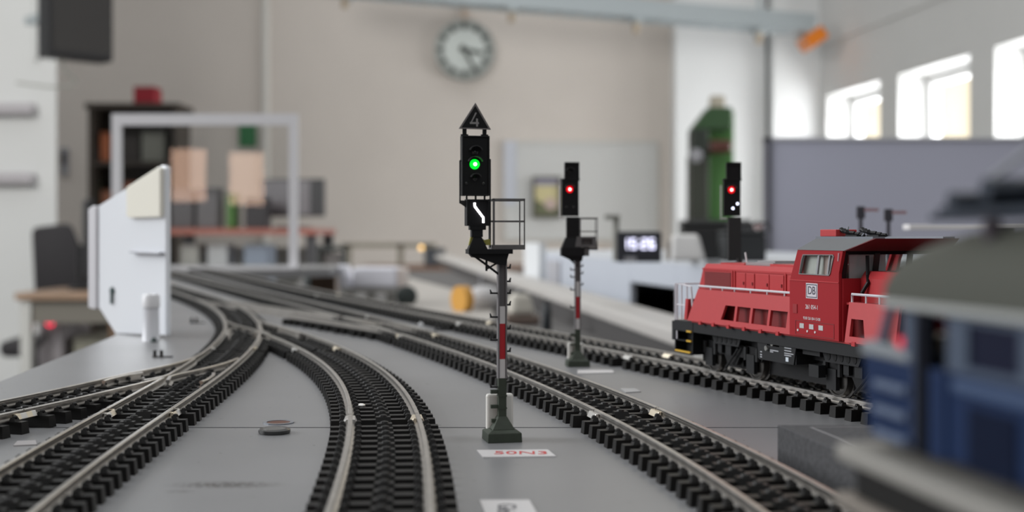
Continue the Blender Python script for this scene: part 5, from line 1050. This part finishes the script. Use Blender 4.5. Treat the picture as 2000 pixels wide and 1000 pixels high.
obj('wheel', MB().lathe([(0.012, -0.006), (0.016, -0.004), (0.016, 0.004), (0.012, 0.006)], 20, (X(796), 0.0, 20*kw), 'y'), mat('tyre', (0.02, 0.028, 0.026), 0.6), t, smooth=True)
def roll(px, py, rpx, hpx, col, label, name, wide=0.45):
    q_ = lz(px, py); k_ = q_.y/F; t = thing(name, label, 'roll', (q_.x, q_.y, LZ), math.radians(38))
    obj('rim', MB().lathe([(rpx*k_*0.6, -rpx*k_*wide), (rpx*k_, -rpx*k_*wide), (rpx*k_, rpx*k_*wide), (rpx*k_*0.6, rpx*k_*wide)], 24, (0, 0, rpx*k_), 'x'), mat(name+'_col', col, 0.5), t, smooth=True)
    obj('core', MB().lathe([(rpx*k_*0.6, -rpx*k_*wide*0.8), (rpx*k_*0.6, rpx*k_*wide*0.8)], 20, (0, 0, rpx*k_), 'x'), dark_g, t); return t
roll(903, 612, 27, 50, (0.58, 0.29, 0.045), 'orange yellow tape roll standing behind outer track', 'tape_roll', 0.34)
q_ = lz(1068, 650); k_ = q_.y/F; t = thing('black_bottle', 'black cylindrical bottle standing between the two signals', 'bottle', (q_.x, q_.y, LZ))
obj('body', MB().lathe([(8*k_, 0), (9*k_, 3*k_), (9*k_, 48*k_), (6*k_, 56*k_)], 20), mat('bottle_black', (0.012, 0.016, 0.02), 0.4), t, smooth=True); obj('cap', MB().lathe([(6*k_, 56*k_), (6*k_, 64*k_), (5*k_, 65*k_)], 16), black_p, t)
q_ = lz(1022, 636); k_ = q_.y/F; t = thing('cream_device', 'cream model body with brown base left of black bottle', 'model', (q_.x, q_.y, LZ), 0.2)
obj('base', MB().box(-34*k_, 34*k_, 0, 0.04, 0, 20*k_), mat('device_brown', (0.15, 0.11, 0.09), 0.6), t, 0.003); obj('body', MB().frustum((-26*k_, 26*k_, 0, 0.035), (-20*k_, 16*k_, 0.004, 0.03), 20*k_, 62*k_), mat('device_cream', (0.52, 0.49, 0.43), 0.5), t, 0.006); obj('knob', MB().lathe([(10*k_, 0), (8*k_, 6*k_), (2*k_, 8*k_)], 14, (0, 0.015, 62*k_)), dark_g, t)
q_ = lz(945, 612); k_ = q_.y/F; t = thing('grey_hull', 'pale grey rounded model hull right of the tape roll', 'model', (q_.x, q_.y+0.05, LZ), 0.1)
obj('hull', MB().ball((0, 0, 26*k_), 26*k_, 16, 1.5, 1.0, 1.0), mat('hull_grey', (0.50, 0.49, 0.49), 0.5), t, smooth=True); obj('keel', MB().box(-26*k_, 26*k_, -0.008, 0.008, 0, 4*k_), dark_g, t); obj('mast', MB().cyl((-8*k_, 0, 46*k_), (-8*k_, 0, 76*k_), 2.2*k_, 8), grey_p, t)
q_ = lz(1182, 650); k_ = q_.y/F; t = thing('dark_tray', 'flat dark oval tray on lower table behind second signal', 'tray', (q_.x, q_.y, LZ))
m = MB().lathe([(22*k_, 0), (30*k_, 6*k_), (28*k_, 7*k_), (20*k_, 2*k_)], 24); obj('tray', m, mat('tray_dark', (0.012, 0.018, 0.02), 0.5), t, smooth=True); obj('grip', MB().box(-4*k_, 4*k_, 28*k_, 34*k_, 4*k_, 7*k_), black_p, t)
# machinery cluster at the left rear of the lower table
q_ = lz(640, 560); k_ = q_.y/F
t = thing('model_crane', 'dark model gantry with red part, right of clear screen', 'model', (q_.x, q_.y, LZ))
obj('gantry', MB().box(-22*k_, -16*k_, 0, 0.02, 0, 82*k_).box(28*k_, 36*k_, 0, 0.02, 0, 78*k_).box(-22*k_, 36*k_, 0, 0.02, 70*k_, 80*k_), mat('gantry_dark', (0.06, 0.065, 0.06), 0.6), t, 0.002)
obj('counterweight', MB().box(-10*k_, 24*k_, 0.01, 0.05, 30*k_, 66*k_), mat('weight_grey', (0.24, 0.22, 0.21), 0.6), t, 0.003); obj('red_part', MB().box(-24*k_, -8*k_, -0.01, 0.0, 4*k_, 30*k_), mat('pink_red', (0.52, 0.12, 0.16), 0.5), t, 0.003)['label'] = 'pinkish red part'
obj('side_block', MB().box(-46*k_, -30*k_, 0, 0.03, 0, 40*k_), mat('block_dark', (0.035, 0.05, 0.05), 0.6), t, 0.003)
# far long bench of the lab with pillars, brown ledge
Yb = 5.2; zb_ = at(0, 522, Yb).z
t = thing('lab_bench', 'long beige bench with dark top rail beyond the lower table', 'bench', (at(900, 0, Yb).x, Yb, FZ)); hb_ = zb_-FZ
XB = lambda px: (px-900)/F*Yb
obj('worktop', MB().box(XB(690), XB(1210), 0, 0.6, hb_-0.05, hb_), mat('bench_brown', (0.16, 0.09, 0.06), 0.5), t); obj('front_panel', MB().box(XB(700), XB(1200), 0.02, 0.04, 0.0, hb_-0.05), mat('bench_beige', (0.42, 0.38, 0.34), 0.6), t)
obj('top_rail', MB().box(XB(640), XB(840), 0.40, 0.44, hb_+0.075, hb_+0.085+0.01), mat('rail_olive', (0.20, 0.18, 0.14), 0.6), t)
for px in (655, 765, 820): obj('post', MB().box(XB(px)-0.012, XB(px)+0.012, 0.40, 0.44, hb_, hb_+0.09) if px > 700 else MB().box(XB(px)-0.012, XB(px)+0.012, 0.40, 0.44, 0, hb_+0.09), mat('rail_olive', (0.20, 0.18, 0.14)), t)
for (x0, x1, h_, col, lb) in ((826, 862, 0.075, (0.045, 0.05, 0.06), 'black equipment box on lab bench left of nearest signal'), (1040, 1110, 0.055, (0.46, 0.36, 0.29), 'tan carton on lab bench between the two signals'), (1140, 1195, 0.075, (0.36, 0.26, 0.19), 'brown carton on lab bench left of digital clock')):
    boxy('carton', lb, 'box', XB(x0)+at(900, 0, Yb).x, XB(x1)+at(900, 0, Yb).x, Yb+0.1, Yb+0.35, zb_, zb_+h_, col)
q_ = at(823, 484, Yb+0.2); t = thing('bench_highlight', 'small warm glowing ball for a highlight above the lab bench', 'lamp', (q_.x, q_.y, zb_+0.075))
obj('stem', MB().cyl((0, 0, -0.0), (0, 0, q_.z-zb_-0.075), 0.004, 8), dark_g, t); obj('highlight_ball', MB().ball((0, 0, q_.z-zb_-0.075), 0.010, 12), emit('warm_highlight', (1.0, 0.62, 0.22), 1.6), t)  # glowing ball added to stand for a round blurred highlight

# ================================================================== SEMAPHORES AND FOOTBRIDGE BEHIND THE RED LOCOMOTIVE
for (px, py, lb) in ((1681, 403, 'left of two dark semaphore signals behind the red locomotive'), (1735, 408, 'right of two dark semaphore signals behind the red locomotive')):
    Ys = 0.68; q_ = at(px, py, Ys); kk = Ys/F
    t = thing('semaphore_signal', lb, 'signal', (q_.x, Ys, 0), 0, 'semaphore signals behind red locomotive'); H = q_.z
    sm_ = mat('semaphore_dark', (0.04, 0.038, 0.05), 0.5)
    obj('mast', MB().frustum((-5*kk, 5*kk, -5*kk, 5*kk), (-3*kk, 3*kk, -3*kk, 3*kk), 0, H-10*kk), sm_, t); obj('head', MB().box(-8*kk, 8*kk, -4*kk, 4*kk, H-24*kk, H), sm_, t, 0.0004)
    obj('arm', MB().box(6*kk, 34*kk, -5*kk, -3*kk, H-10*kk, H-4*kk), mat('semaphore_red', (0.34, 0.20, 0.22), 0.5), t)
Yf = 0.70; a = at(1776, 446, Yf); b = at(2150, 444, Yf)
t = thing('footbridge', 'thin white footbridge deck behind the blue locomotive roof', 'footbridge', (a.x, Yf, 0))
obj('deck', MB().box(0, b.x-a.x, 0, 0.012, a.z-0.0008, a.z+0.0022), mat('deck_white', (0.78, 0.76, 0.76), 0.35), t, 0.0004)
for x in (0.05, b.x-a.x-0.012): obj('pier', MB().box(x, x+0.008, 0.001, 0.011, 0, a.z-0.0008), dark_g, t)
